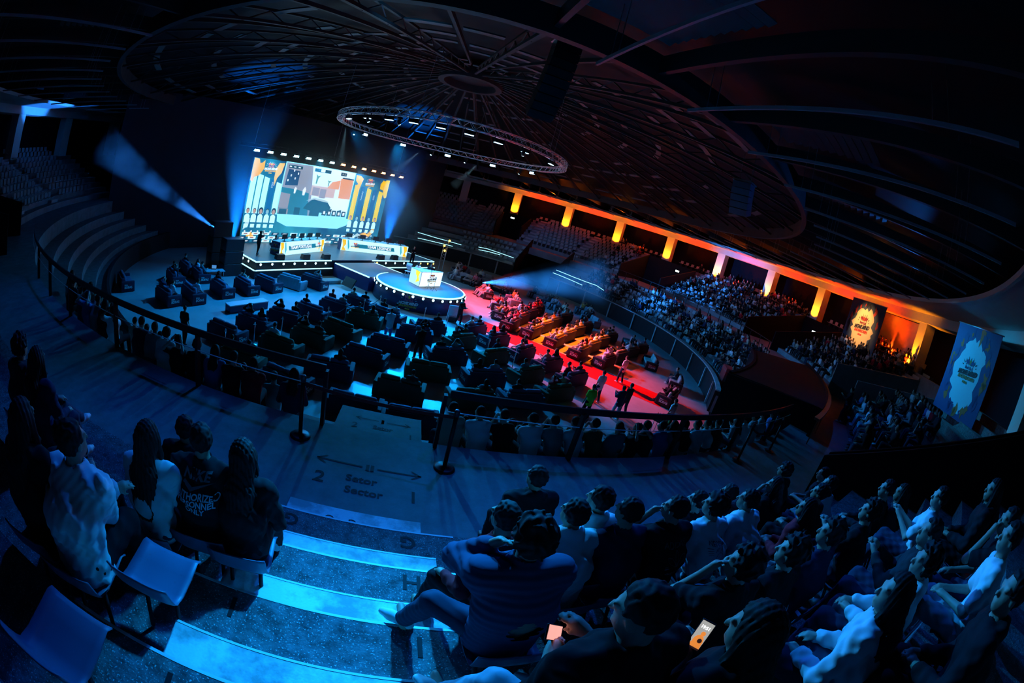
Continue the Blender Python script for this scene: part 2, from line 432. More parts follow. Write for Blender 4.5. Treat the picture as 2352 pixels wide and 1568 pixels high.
m = MB(); m.revolve([(36.4, 11.0), (36.4, 11.62), (37.5, 11.62), (37.5, 11.0)], -230, 130, 1.5); struct(m.build('ceiling_header_beam', white_plaster))
# painted wall panel between two pillars by the banners
m = MB(); m.revolve([(37.9, 7.64), (37.9, 11.0), (38.1, 11.0), (38.1, 7.64)], -29.5, -18.5, 1.0); struct(m.build('wall_panel_east', white_plaster))
# ---------------------------------------------------------------- vomitories
def recess(a0, a1, Ri, Ro, zi, zo, name, mm, th=.14, back=True, floor=None):
    """U of walls cut into the stand; the side walls rise from zi at Ri to zo at Ro"""
    m = MB()
    for a in (a0, a1):
        d = math.degrees(th / 30)
        q = []
        for (R, zz) in ((Ri, None), (Ro, None)):
            q.append((pol(R, a - d / 2), pol(R, a + d / 2)))
        z0 = 3.9
        p = [q[0][0], q[1][0], q[1][1], q[0][1]]
        vs = [(v.x, v.y, z0) for v in p] + [(p[0].x, p[0].y, zi), (p[1].x, p[1].y, zo), (p[2].x, p[2].y, zo), (p[3].x, p[3].y, zi)]
        m.hexa(vs)
    if back: m.revolve([(Ro, 3.9), (Ro, zo), (Ro + .15, zo), (Ro + .15, 3.9)], a0, a1, 1.0)
    return struct(m.build(name, mm))
def lid(a0, a1, R0, R1, z, name, mm):
    m = MB(); m.revolve([(R0, z - .1), (R0, z), (R1, z), (R1, z - .1)], a0, a1, 1.0); return struct(m.build(name, mm))
drape_blue = mat('drape_dark', (.016, .017, .022), .7, spec=.3)
recess(24, 36, 28.9, 36.0, 5.6, 7.75, 'wall_vomitory_north_east', drape_blue)
recess(-15, -5, 28.6, 36.0, 5.6, 7.75, 'wall_vomitory_east', black_drape)
recess(66, 73, 30.0, 35.0, 6.3, 7.7, 'wall_vomitory_north', black_drape)
recess(-46.5, -36, 29.4, 36.5, 6.0, 7.35, 'wall_vomitory_south_east', wood_m)
recess(-71.5, -70.5, 29.2, 36.5, 5.15, 9.4, 'wall_vomitory_near', black_drape)
recess(-137, -128, 28.4, 37.5, 5.6, 8.0, 'wall_vomitory_west', black_drape)
for nm, a0, a1 in (('wall_back_north_east', 24, 36), ('wall_back_east', -15, -5), ('wall_back_south_east', -46.5, -36)):
    m = MB(); m.revolve([(36.2, 3.9), (36.2, 7.64), (38.6, 7.64), (38.6, 3.9)], a0, a1, 1.0); struct(m.build(nm, concrete_far))
# stair tunnels through the lower stand
def tunnel(a0, a1, name, mm, zi, zo):
    m = MB()
    for a in (a0, a1):
        d = .35
        p = [pol(22.6, a - d / 2), pol(27.6, a - d / 2), pol(27.6, a + d / 2), pol(22.6, a + d / 2)]
        m.hexa([(v.x, v.y, 0) for v in p] + [(p[0].x, p[0].y, zi), (p[1].x, p[1].y, zo), (p[2].x, p[2].y, zo), (p[3].x, p[3].y, zi)])
    return struct(m.build(name, mm))
tunnel(48.3, 60.7, 'wall_tunnel_north', black_drape, 2.4, 5.1)
m = MB(); m.revolve([(22.6, -.3), (22.6, 0), (26.8, 0), (26.8, -.3)], -62, -35, 1.5); m.revolve([(22.6, -.3), (22.6, 0), (26.8, 0), (26.8, -.3)], 48, 61, 1.5); struct(m.build('floor_tunnel', dark_paint))
m = MB()
m.revolve([(23.6, 3.4), (23.6, 4.75), (23.75, 4.75), (23.75, 3.4)], -60, -36, 1)
m.revolve([(27.6, 4.04), (27.6, 5.15), (27.75, 5.15), (27.75, 4.04)], -61, -34, 1)
m.revolve([(23.6, 4.6), (23.6, 4.7), (27.7, 5.1), (27.7, 5.0)], -60, -36, 1)
for a in (-60, -36):
    p = [pol(23.6, a - .2), pol(27.7, a - .2), pol(27.7, a + .2), pol(23.6, a + .2)]
    m.hexa([(v.x, v.y, 0) for v in p] + [(p[0].x, p[0].y, 4.65), (p[1].x, p[1].y, 5.1), (p[2].x, p[2].y, 5.1), (p[3].x, p[3].y, 4.65)])
struct(m.build('wall_tunnel_east', black_drape))
# exit signs on the vomitory walls
for (az, R, z) in ((28.2, 35.95, 6.9), (70.5, 34.95, 7.1), (-8.5, 35.95, 6.6)):
    a = rad(az); p = pol(R - .08, az, z); e = empty('exit_sign', p, a)
    tag(e, {28.2: 'small white lit exit sign in the dark entry below the fourth orange pillar', 70.5: 'small white lit exit sign over the doorway under the first orange pillar',
            -8.5: 'small lit exit sign on the black drape of the entry below the seventh pillar'}[az], 'sign')
    b = MB(); b.box((0.03, 0, 0), (.05, .62, .26)); b.build('housing', black_plastic, e)
    b = MB(); b.box((-.004, 0, 0), (.012, .58, .22)); f = b.build('sign_face', exit_m, e)
    b = MB(); M = frame((-.012, 0, 0), (0, -1, 0), (0, 0, 1)); add_text(b, 'EXIT', .19, M); b.build('lettering', mat('exit_green', (.0, .3, .12), .5), e)
# ---------------------------------------------------------------- near stair lettering
paint = []
def floor_text(parent, s, size, R, az, z, rot=0.0, **k):
    p = pol(R, az, z + .0035); out = pol(1, az); right = Vector((-out.y, out.x, 0))   # reads upright from further out, looking in
    y = -out; x = Vector((y.y, -y.x, 0))
    M = frame(p, x, y) @ Matrix.Rotation(rot, 4, 'Z')
    b = MB(); add_text(b, s, size, M, extrude=.001, bold=.004 if size > .15 else 0)
    o = b.build('painted_letter', paint_black, parent); o['label'] = 'black stencilled lettering'; return o
walk = bpy.data.objects['floor_walkway_near']
zW = 4.04
def azx(x, R): return -90 + math.degrees(x / R)
floor_text(walk, '2', .34, 28.22, azx(-.87, 28.2), zW); floor_text(walk, '1', .34, 28.3, azx(.46, 28.3), zW)
floor_text(walk, 'Setor', .2, 28.1, azx(-.28, 28), zW); floor_text(walk, 'Sector', .2, 28.36, azx(-.22, 28), zW)
def arrow(parent, x0, x1, R, z, th=.028, head=.13):
    b = MB(); f = lambda x, dr: pol(R + dr, azx(x, R), z + .0045); sgn = 1 if x1 > x0 else -1
    b.quad(f(x0, th / 2), f(x1, th / 2), f(x1, -th / 2), f(x0, -th / 2))
    for d in (1, -1): b.quad(f(x1, 0), f(x1 - sgn * head, d * head * .75), f(x1 - sgn * head * 1.25, d * head * .75), f(x1 - sgn * .05, 0))
    b.quad(f(x0 - sgn * .10, .07), f(x0 - sgn * .05, .07), f(x0 - sgn * .05, -.07), f(x0 - sgn * .10, -.07))
    o = b.build('painted_arrow', paint_black, parent); return o
arrow(walk, -.30, -.99, 27.78, zW); arrow(walk, -.08, .57, 27.78, zW)
land = bpy.data.objects['floor_stair_landing']; zl = 3.55
arrow(land, -.22, -.68, 25.55, zl, .022, .1); arrow(land, -.06, .41, 25.55, zl, .022, .1)
floor_text(land, '2', .24, 25.85, azx(-.66, 25.9), zl); floor_text(land, '1', .24, 25.95, azx(.42, 25.9), zl); floor_text(land, 'Setor', .17, 25.8, azx(-.12, 25.9), zl)
floor_text(land, '\u2191', .22, 26.35, azx(-.45, 26.4), zl); floor_text(land, 'F', .17, 26.3, azx(-.88, 26.3), zl, PI / 2); floor_text(land, 'F', .17, 26.45, azx(.42, 26.3), zl, PI / 2)
up = bpy.data.objects['floor_upper_stand_near']
for k, ch in enumerate('GHIJ'):
    R, z = rowU(k)
    for x in ((-.93, .36) if k != 3 else (-1.02, .36)):
        floor_text(up, ch, .25, R + .17 + .01 * k, azx(x, R), z, PI if ch == 'G' else 0)
floor_text(bpy.data.objects['floor_step_walkway'], 'G \u2013 O', .15, 29.2, azx(-.42, 29.2), 4.24, PI)
# ---------------------------------------------------------------- roof
def zroof(R):   # underside of the ribs
    return 17.0 - (R - 2.2) * (17.0 - 12.2) / (24.0 - 2.2) if R < 24 else 12.2 - (R - 24) * .03
m = MB(); n = 112
prof = [(0.01, 18.4), (2.2, 18.2), (12, 16.2), (24, 13.6), (33.2, 12.9), (39, 12.6), (39, 12.75), (33.2, 13.05), (24, 13.75), (12, 16.35), (2.2, 18.35), (0.01, 18.5)]
m.lathe(prof, n=n, smooth=False); struct(m.build('ceiling', roof_m))
m = MB(); m.revolve([(2.0, 16.7), (2.0, 17.5), (2.45, 17.5), (2.45, 16.7)], 0, 360, 6); m.lathe([(2.0, 17.3), (2.0, 17.35)], n=40)
struct(m.build('ceiling_oculus_ring', rib_m))
NR = 56
for i in range(NR):
    az = 360 / NR * (i + .5)
    m = MB(); a = rad(az); d = Vector((math.cos(a), math.sin(a), 0)); s = Vector((-d.y, d.x, 0))
    def beam(R0, z0, R1, z1, w, h):
        p = d * R0; q = d * R1
        vs = [p - s * w / 2 + Vector((0, 0, z0)), q - s * w / 2 + Vector((0, 0, z1)), q + s * w / 2 + Vector((0, 0, z1)), p + s * w / 2 + Vector((0, 0, z0))]
        m.hexa(vs + [v + Vector((0, 0, h)) for v in vs])
    if i % 2 == 0 :
        beam(2.4, zroof(2.4), 24, zroof(24), .16, .12); beam(2.4, zroof(2.4) + .45, 24, zroof(24) + .5, .14, .1)
        for q in range(9):
            R = 3.5 + q * 2.25; p = d * R + Vector((0, 0, zroof(R))); r2 = d * (R + 1.1) + Vector((0, 0, zroof(R + 1.1) + .5)); r3 = d * (R + 2.25) + Vector((0, 0, zroof(R + 2.25)))
            m.tube([p, r2], .03, 4); m.tube([r2, r3], .03, 4)
    else:
        beam(6, zroof(6) + .35, 24, zroof(24) + .35, .12, .16)
    beam(24, zroof(24), 33.3, 12.1, .14, .5)
    struct(m.build('ceiling_rib', rib_m))
# purlins: rings of short flat members between the ribs, each bay slightly off the next
rr = random.Random(3)
for j, R in enumerate((5, 7.4, 9.8, 12.2, 14.4, 16.4, 18.4, 20.2, 22.0)):
    m = MB()
    for i in range(NR):
        if rr.random() < .55: continue
        a0 = 360 / NR * (i + .5) + .5; a1 = a0 + 360 / NR - 1.0; z = zroof(R) + .42
        m.revolve([(R - .18, z), (R - .18, z + .06), (R + .18, z + .06 - .04), (R + .18, z - .04)], a0 + rr.uniform(0, .8), a1 - rr.uniform(0, .8), 3.2)
    struct(m.build('ceiling_purlin_ring', slat_m))
for R, z, h in ((24.0, 12.0, .75),):
    m = MB(); m.revolve([(R - .12, z), (R - .12, z + h), (R + .12, z + h), (R + .12, z)], 0, 360, 3); struct(m.build('ceiling_ring_beam', rib_m))
# louvred panels between the outer ribs
for i in range(NR):
    a0 = 360 / NR * (i + .5) + .7
    if i % 2: continue
    m = MB()
    for q in range(11):
        R = 24.7 + q * .3; z = 12.75 - q * .012
        m.revolve([(R, z), (R, z + .03), (R + .2, z + .1), (R + .2, z + .07)], a0, a0 + 360 / NR - 1.4, 2.6)
    struct(m.build('ceiling_louvre', slat_m))
for i in range(64):   # hung radial light troughs with their wires
    az = -84.8 + 5.625 * i
    if -108 < (az - 360 if az > 200 else az) < -87: continue
    m = MB(); a = rad(az); d = Vector((math.cos(a), math.sin(a), 0)); s = Vector((-d.y, d.x, 0))
    p, q = d * 24.8 + Vector((0, 0, 11.35)), d * 32.2 + Vector((0, 0, 11.35))
    m.hexa([p - s * .025, q - s * .025, q + s * .025, p + s * .025] + [v + Vector((0, 0, .07)) for v in (p - s * .04, q - s * .04, q + s * .04, p + s * .04)])
    e = m.build('hanging_trough', mat('trough_white', (.30, .32, .35), .4))
    tag(e, 'long slim radial trough hung on wires below the roof', 'light trough', 'hung troughs around the roof ring')
    for R in (25.4, 25.7, 30.6, 30.9): b = MB(); b.tube([d * R + Vector((0, 0, 11.42)), d * R + Vector((0, 0, 12.9))], .010, 4); b.build('wire', steel, e)
# ---------------------------------------------------------------- stage
DZ = 1.2
ordn = ['first', 'second', 'third', 'fourth', 'fifth', 'sixth', 'seventh', 'eighth', 'ninth', 'tenth', 'eleventh', 'twelfth', 'thirteenth', 'fourteenth', 'fifteenth', 'sixteenth', 'seventeenth', 'eighteenth', 'nineteenth', 'twentieth']
deck_m = mat('stage_deck', (.16, .165, .18), .35, noise=(1.5, .2), spec=.5)
skirt_m = mat('stage_skirt', (.012, .014, .022), .6)
navy = mat('navy_panel', (.008, .03, .16), .5)
def stq(mb, s0, t0, s1, t1, z0, z1):
    return mb.prism([st(s0, t1)[:2], st(s0, t0)[:2], st(s1, t0)[:2], st(s1, t1)[:2]][::-1], z0, z1)
stage = empty('stage', st(0, -10)); tag(stage, 'wide black stage with white lit edges below the giant screen', 'stage')
def keep(o, parent):   # parent while keeping world coordinates
    o.parent = parent; o.matrix_parent_inverse = parent.matrix_world.inverted(); return o
bpy.context.view_layer.update()
def pbuild(mb, name, m, parent):
    o = mb.build(name, m); o.parent = parent
    o.matrix_parent_inverse = (Matrix.Translation(parent.location) @ parent.rotation_euler.to_matrix().to_4x4()).inverted(); return o
m = MB(); stq(m, -9.7, -16, 10.4, -6.2, DZ - .08, DZ); pbuild(m, 'deck', deck_m, stage)
m = MB(); stq(m, -9.65, -16, 10.35, -6.25, 0, DZ - .08); pbuild(m, 'skirt', skirt_m, stage)
m = MB(); stq(m, -9.9, -6.2, 10.6, -5.95, .0, .58); stq(m, -9.9, -16, -9.7, -6.2, 0, .58); pbuild(m, 'plinth', skirt_m, stage)
m = MB()
for (a, b_) in ((-9.7, -2.75), (1.8, 10.4)):
    stq(m, a, -6.2, b_, -6.15, DZ - .07, DZ + .012)
    stq(m, a - .15, -5.95, b_ , -5.9, .58, .65)
stq(m, -9.76, -12.6, -9.7, -6.2, DZ - .07, DZ + .012); stq(m, -9.95, -12.6, -9.9, -5.95, .58, .65)
stq(m, 10.4, -16, 10.46, -6.2, DZ - .07, DZ + .012)
pbuild(m, 'light_strip', strip_m, stage)
# catwalk and the round forestage
cat_ = empty('catwalk', st(-.45, -4)); tag(cat_, 'dark catwalk with white lit edges joining stage and round platform', 'catwalk')
m = MB(); stq(m, -2.6, -5.75, 1.66, -1.6, 1.02, 1.1); pbuild(m, 'deck', deck_m, cat_)
m = MB(); stq(m, -2.55, -6.0, 1.6, -1.6, 0, 1.02); pbuild(m, 'skirt', navy, cat_)
m = MB(); stq(m, -2.68, -5.75, -2.6, -1.6, 1.04, 1.115); stq(m, 1.66, -5.75, 1.74, -1.9, 1.04, 1.115); pbuild(m, 'light_strip', strip_m, cat_)
OC = Vector((.3, -1.2, 0)); ORD = 3.3
oval = empty('round_platform', OC); tag(oval, 'round black platform ringed by lamps with an event logo on its skirt', 'stage platform')
m = MB(); m.lathe([(ORD, 1.1), (ORD, 1.18), (ORD - .05, 1.2)], n=64, smooth=False); m.build('deck', mat('platform_deck', (.15, .14, .14), .5, noise=(2, .25)), oval)
m = MB(); m.lathe([(ORD + .12, 0), (ORD - .02, 1.1)], n=64); m.build('skirt', mat('platform_skirt', (.01, .025, .10), .5, noise=(3, .4)), oval)
m = MB(); a0, a1 = rad(-215), rad(75); n = 60
for i in range(n):
    b0, b1 = a0 + (a1 - a0) * i / n, a0 + (a1 - a0) * (i + 1) / n
    p = [Vector((r * math.cos(b), r * math.sin(b), 0)) for b in (b0, b1) for r in (ORD - .06, ORD + .03)]
    p = [p[0], p[1], p[3], p[2]]
    m.hexa([v + Vector((0, 0, 1.13)) for v in p] + [v + Vector((0, 0, 1.215)) for v in p])
m.build('light_strip', strip_m, oval)
# footlights: proto lamp, then copies
def make_foot(nm, lens):
    e = empty('footlight')
    b = MB(); b.box((0, .02, .0), (.16, .1, .16)); b.box((0, .0, -.13), (.05, .05, .12)); b.build('lamp_body', black_plastic, e)
    b = MB(); b.lathe([(.085, 0), (.085, .02), (.05, .045), (.01, .05)], (0, -.03, 0), 12, Matrix.Rotation(PI / 2, 3, 'X')); b.build('lens', lens, e)
    return e
foot = make_foot('w', glass_white); first = True
def place_foot(p, rz, label, group, proto):
    global first
    o = proto if not proto.get('used') else dup(proto)
    proto['used'] = 1; o.location = p; o.rotation_euler = (0, 0, rz); tag(o, label, 'stage lamp', group); return o
gs = 'white footlights along the stage front'
for s in [-9.4 + i * 1.0 for i in range(7)] : place_foot(st(s, -6.08, 1.0), SA, 'round white footlight below the lit edge of the main stage', gs, foot)
for t in (-7.2, -8.2, -9.2, -10.2): place_foot(st(-9.82, t, 1.0), SA - PI / 2, 'round white footlight below the lit edge of the main stage', gs, foot)
amber = make_foot('a', amber_lamp)
for i, s in enumerate([2.3, 3.4, 4.6, 5.8, 7.0, 8.2, 9.3, 10.2]):
    if i in (1, 2, 3): place_foot(st(s, -6.08, 1.0), SA, 'round white footlight below the lit edge of the main stage', gs, foot)
    else: place_foot(st(s, -6.08, 1.0), SA, 'small amber footlight at the stage end behind the commentary desk', 'amber footlights at the far end of the stage', amber)
go = 'white lamps round the platform'
for i in range(24):
    a = -212 + i * 11.6; p = OC + pol(ORD + .1, a, 1.02); place_foot(p, rad(a + 90), 'round white lamp hung under the rim of the round platform', go, foot)
for k in foot.keys():
    pass
# ---------------------------------------------------------------- logo builder
LOGO = dict(w=emat, y=None)
def logo(parent, M, size, cols=('paper', 'sun', 'bull', 'gold'), name='event_logo', dark=None):
    """energy-drink mark over two lines of brush lettering"""
    white, sun, bull, gold = cols
    s = size
    b = MB(); disc2(b, 0, .33 * s, .085 * s, M, .006, 18); b.build('logo_sun', sun, parent)
    b = MB()
    for d in (-1, 1):
        poly2(b, [(d * x * s, (y + .27) * s) for x, y in ((.03, .02), (.09, .12), (.18, .14), (.25, .09), (.30, .10), (.27, .03), (.22, .01), (.24, -.05), (.20, -.05), (.17, 0), (.10, -.01), (.08, -.05), (.05, -.04))][::d], M, .009)
    add_text(b, 'Red Bull', .15 * s, M @ Matrix.Translation((0, .14 * s, .006)), extrude=.002, bold=.004 * s); b.build('logo_bulls', bull, parent)
    b = MB(); add_text(b, 'MOVE MIND', .21 * s, M @ Matrix.Translation((0, -.03 * s, .012)) @ Matrix.Rotation(.08, 4, 'Z'), extrude=.002, font_shear=.3, bold=.012 * s)
    poly2(b, [(-.52 * s, -.13 * s), (.46 * s, -.08 * s), (.5 * s, -.06 * s), (-.4 * s, -.105 * s)], M, .01); b.build('logo_lettering', white, parent)
    b = MB(); add_text(b, 'SHOWDOWN', .16 * s, M @ Matrix.Translation((0, -.2 * s, .012)) @ Matrix.Rotation(.04, 4, 'Z'), extrude=.002, font_shear=.2, bold=.008 * s)
    for q in (-.12, -.02, .08): poly2(b, [(q * s, -.31 * s), ((q + .06) * s, -.31 * s), ((q + .08) * s, -.38 * s), ((q - .02) * s, -.39 * s)], M, .01)
    b.build('logo_tagline', gold, parent)
    rays = MB()
    for q in range(9):
        a = PI * (.1 + .8 * q / 8); r0, r1 = .42 * s, (.52 + .06 * (q % 2)) * s; c, d = math.cos(a), math.sin(a)
        poly2(rays, [(c * r0 - d * .02 * s, .1 * s + d * r0 * .75 + c * .02 * s), (c * r1, .1 * s + d * r1 * .8), (c * r0 + d * .02 * s, .1 * s + d * r0 * .75 - c * .02 * s)][::-1], M, .008)
    rays.build('logo_rays', white, parent)
pw = mat('print_white', (.8, .82, .85), .5); pyel = mat('print_yellow', (.85, .55, .03), .5); pred = mat('print_red', (.65, .03, .06), .5); pgold = mat('print_gold', (.8, .42, .04), .5)
pblk = mat('print_black', (.015, .015, .02), .5); porange = mat('print_orange', (.85, .30, .03), .5); pcyan = mat('print_cyan', (.05, .45, .62), .5); pteal = mat('print_teal', (.02, .22, .30), .5)
az = -100; p = pol(ORD + .1, az, .52); out = pol(1, az)
logo(oval, frame(p + out * .0 , Vector((-out.y, out.x, 0)), Vector((-out.x * .12, -out.y * .12, 1))), 1.15, (pw, pyel, mat('print_pink', (.7, .12, .2), .5), pgold))
# ---------------------------------------------------------------- LED wall
led = empty('led_wall', st(0, -12.85, DZ)); tag(led, 'giant lit screen above the stage showing a game and ten player portraits', 'screen')
LM = frame(st(0, -12.85, DZ), (U.x, U.y, 0), (0, 0, 1))     # local x along s, y up, z towards the audience
Z1w = 8.34 - DZ
def em(col, k=1.0): return emat('led_%02d_%02d_%02d_%d' % (col[0] * 99, col[1] * 99, col[2] * 99, k * 10), col, k)
def lpart(name, mb, m): return pbuild(mb, name, m, led)
m = MB(); m.hexa([LM @ Vector(v) for v in ((-8.2, -.0, -.25), (8.3, 0, -.25), (8.3, 0, -.01), (-8.2, 0, -.01), (-8.2, Z1w, -.25), (8.3, Z1w, -.25), (8.3, Z1w, -.01), (-8.2, Z1w, -.01))])
lpart('screen_cabinet', m, black_plastic)
# background gradient picture shown on the screen: navy at the sides, pale cyan in the middle band
K = .75
bgm = bpy.data.materials.new('led_background'); bgm.use_nodes = True; nt = bgm.node_tree; nt.nodes.clear()
ou = nt.nodes.new('ShaderNodeOutputMaterial'); eE = nt.nodes.new('ShaderNodeEmission'); tc = nt.nodes.new('ShaderNodeTexCoord'); sx = nt.nodes.new('ShaderNodeSeparateXYZ')
nz = nt.nodes.new('ShaderNodeTexNoise'); nz.inputs['Scale'].default_value = .35; nz.inputs['Detail'].default_value = 5
rp = nt.nodes.new('ShaderNodeValToRGB'); el = rp.color_ramp.elements
el[0].position = .36; el[0].color = (.002, .10, .30, 1); el[1].position = .66; el[1].color = (.03, .48, .72, 1)
nt.links.new(tc.outputs['Object'], nz.inputs['Vector']); nt.links.new(nz.outputs['Fac'], rp.inputs['Fac']); nt.links.new(rp.outputs['Color'], eE.inputs['Color']); eE.inputs['Strength'].default_value = .8
nt.links.new(eE.outputs[0], ou.inputs['Surface'])
m = MB(); rect2(m, -8.15, .02, 8.25, Z1w - .02, LM, .0); lpart('picture_background', m, bgm)
m = MB(); poly2(m, [(-4.6, 1.9), (3.6, 1.9), (3.9, 2.55), (-4.7, 2.6)], LM, .004); poly2(m, [(-3.5, 1.5), (2.5, 1.5), (3.6, 1.9), (-4.6, 1.9)], LM, .004); lpart('picture_glow', m, em((.28, .80, 1.0), 1.25))
# game picture
G0, G1, H0, H1 = -4.75, 3.3, 2.56, 7.08
gx = lambda u: G0 + (G1 - G0) * u
gy = lambda v: H0 + (H1 - H0) * v
def gp(name, polys, col, k, d=.008):
    b = MB()
    for pl in polys: poly2(b, [(gx(u), gy(v)) for u, v in pl], LM, d)
    return lpart(name, b, em(col, k))
gp('game_frame', [[(-.012, -.015), (1.012, -.015), (1.012, 1.015), (-.012, 1.015)]], (.28, .80, 1.0), 1.2, .006)
gp('game_sky', [[(0, .3), (1, .3), (1, 1), (0, 1)]], (.60, .82, 1.0), 1.35, .010)
gp('game_left_wall', [[(0, 0), (.46, 0), (.4, .62), (.36, 1), (0, 1)]], (.36, .40, .50), .8, .012)
gp('game_left_shade', [[(0, 0), (.42, 0), (.38, .45), (.2, .5), (0, .52)]], (.02, .22, .33), .9, .014)
gp('game_crates', [[(0, .12), (.13, .12), (.13, .4), (0, .42)], [(0, .02), (.14, .0), (.14, .11), (0, .11)], [(.42, .42), (.52, .42), (.52, .58), (.42, .59)], [(.53, .38), (.62, .38), (.62, .57), (.53, .57)]], (.38, .36, .42), .8, .016)
gp('game_far_wall', [[(.4, .42), (.75, .38), (.75, .62), (.4, .62)]], (.75, .52, .5), .9, .013)
gp('game_orange_house', [[(.82, .42), (1, .42), (1, .84), (.8, .84)], [(.62, .6), (.8, .6), (.8, .8), (.68, .74)]], (.9, .38, .22), 1.0, .014)
gp('game_ground', [[(.5, .1), (1, .1), (1, .42), (.62, .4)]], (.66, .86, 1.0), 1.35, .015)
gp('game_plants', [[(.44, .66), (.46, .66), (.47, .78), (.5, .84), (.46, .82), (.43, .86), (.44, .78)], [(.62, .64), (.635, .64), (.64, .72), (.67, .76), (.63, .75), (.6, .77), (.625, .72)]], (.15, .42, .36), .8, .018)
gp('game_car', [[(.34, .14), (.52, .08), (.7, .08), (.74, .2), (.68, .3), (.56, .34), (.46, .36), (.38, .24)]], (.01, .10, .16), .8, .018)
gp('game_car_roof', [[(.36, .3), (.47, .38), (.63, .35), (.72, .3), (.6, .31), (.48, .34)]], (.5, .68, .72), .9, .020)
gp('game_minimap', [[(.03, .56), (.2, .58), (.2, .86), (.04, .88)]], (.02, .09, .22), .8, .020)
gp('game_bars', [[(.03, .90), (.22, .90), (.22, .96), (.03, .96)], [(.39, .90), (.63, .90), (.63, .97), (.39, .97)], [(.78, .90), (.87, .90), (.87, .97), (.78, .97)], [(.82, .84), (1, .84), (1, .87), (.82, .87)],
    [(.02, .0), (.12, .0), (.12, .1), (.02, .1)], [(.22, .0), (.3, .0), (.3, .15), (.22, .15)], [(.44, .0), (.58, .0), (.58, .12), (.44, .12)]] + [[(.62 + .075 * q, .03), (.685 + .075 * q, .03), (.685 + .075 * q, .15 + .03 * (q % 2)), (.62 + .075 * q, .15)] for q in range(5)], (.01, .09, .16), .9, .022)
gp('game_marks', [[(.05 + .03 * q, .64 + .05 * (q * 7 % 5)), (.065 + .03 * q, .64 + .05 * (q * 7 % 5)), (.065 + .03 * q, .68 + .05 * (q * 7 % 5)), (.05 + .03 * q, .68 + .05 * (q * 7 % 5))] for q in range(5)] +
   [[(.64 + .075 * q, .06), (.67 + .075 * q, .06), (.67 + .075 * q, .12), (.64 + .075 * q, .12)] for q in range(5)] + [[(.04 + .06 * q, .92), (.07 + .06 * q, .92), (.07 + .06 * q, .94), (.04 + .06 * q, .94)] for q in range(3)] +
   [[(.48, .91), (.54, .91), (.54, .965), (.48, .965)]] + [[(.17, .42), (.19, .42), (.2, .52), (.18, .55), (.165, .5)], [(.29, .4), (.32, .4), (.33, .52), (.31, .57), (.285, .5)]], (.9, .97, 1), 1.0, .026)
b = MB(); add_text(b, '4 - 2', .2, LM @ Matrix.Translation((gx(.825), gy(.935), .026)), extrude=.001); lpart('game_score', b, em((.9, .97, 1), 1.0))
# player columns
def person_icon(b, x, y, s): disc2(b, x, y, .16 * s, LM, .020, 12, .2 * s)
cols = [(-7.75 + .66 * i, 0) for i in range(5)] + [(3.95 + .84 * i, 1) for i in range(5)]
lit = {0, 1, 2, 4, 5, 7, 9}
for i, (x, side) in enumerate(cols):
    top = 6.0 - (.18 * i if side == 0 else .06 * (i - 5)); wd = .27 if side == 0 else .3
    e = MB()
    if i in lit: poly2(e, [(x - wd, 2.5), (x + wd, 2.5), (x + wd, top - .12), (x - wd, top)], LM, .010); col = em((.40, .84, 1.0), 1.4) if side == 0 else em((1, .72, .02), 1.0)
    else: poly2(e, [(x - wd, 2.5), (x + wd, 2.5), (x + wd, top), (x - wd, top)], LM, .010); col = em((.0, .16, .42), .7)
    lpart('player_column', e, col)
    e = MB(); poly2(e, [(x - .27, 1.75), (x + .27, 1.75), (x + .25, 2.3), (x + .1, 2.45), (x - .1, 2.45), (x - .25, 2.3)], LM, .016); poly2(e, [(x - .2, 1.3), (x + .2, 1.3), (x + .2, 1.6), (x - .2, 1.6)], LM, .016); lpart('portrait_shirt', e, em((.45, .84, 1.0), 1.5))
    e = MB(); disc2(e, x, 2.68, .15, LM, .018, 14, .2); lpart('portrait_face', e, em((.72, .42, .34) if i not in (3, 6, 8) else (.35, .72, .8), .75))
    e = MB(); poly2(e, [(x + .17 * math.cos(a * PI / 8), 2.72 + .24 * math.sin(a * PI / 8)) for a in range(-1, 10)], LM, .017)
    if i in (2, 4): disc2(e, x, 2.75, .25, LM, .0165, 12, .3)
    lpart('portrait_hair', e, em((.02, .05, .09), .5))
    e = MB(); disc2(e, x, .98, .09, LM, .014, 10) if i in lit else poly2(e, [(x - .15, .95), (x + .15, .98), (x + .1, 1.06), (x - .15, 1.04)], LM, .014); lpart('player_icon', e, em((.85, .95, 1), .9))
    nm = {3: 'FOX', 6: 'Tweeday', 8: 'HRK'}.get(i)
    if nm: e = MB(); add_text(e, nm, .26, LM @ Matrix.Translation((x, 5.0, .014)) @ Matrix.Rotation(PI / 2, 4, 'Z'), extrude=.001); lpart('player_name', e, em((.8, .95, 1), .9))
# paint splashes in the corners and along the screen
def blob(pts, col, k=1.0, d=.012):
    b = MB()
    for pl in pts: poly2(b, pl, LM, d)
    return lpart('paint_splash', b, em(col, k))
blob([[(-8.1, 5.2), (-7.85, 5.1), (-7.75, 5.5), (-7.3, 5.7), (-6.95, 6.3), (-7.0, 7.0), (-7.25, 6.75), (-7.45, 6.7), (-7.6, 7.05), (-8.1, 7.1)]], (1, .50, .12), .95)
blob([[(-5.6, 4.9), (-5.45, 5.6), (-5.1, 6.1), (-4.95, 6.95), (-5.5, 6.9), (-5.75, 6.4), (-5.75, 5.6)]], (1, .60, .2), .95)
blob([[(7.95, 5.1), (8.2, 5.2), (8.2, 7.05), (7.7, 7.0), (7.5, 6.85), (7.3, 6.95), (7.0, 6.5), (7.05, 6.0), (7.55, 5.9), (7.6, 5.5)]], (1, .58, .01), 1.0)
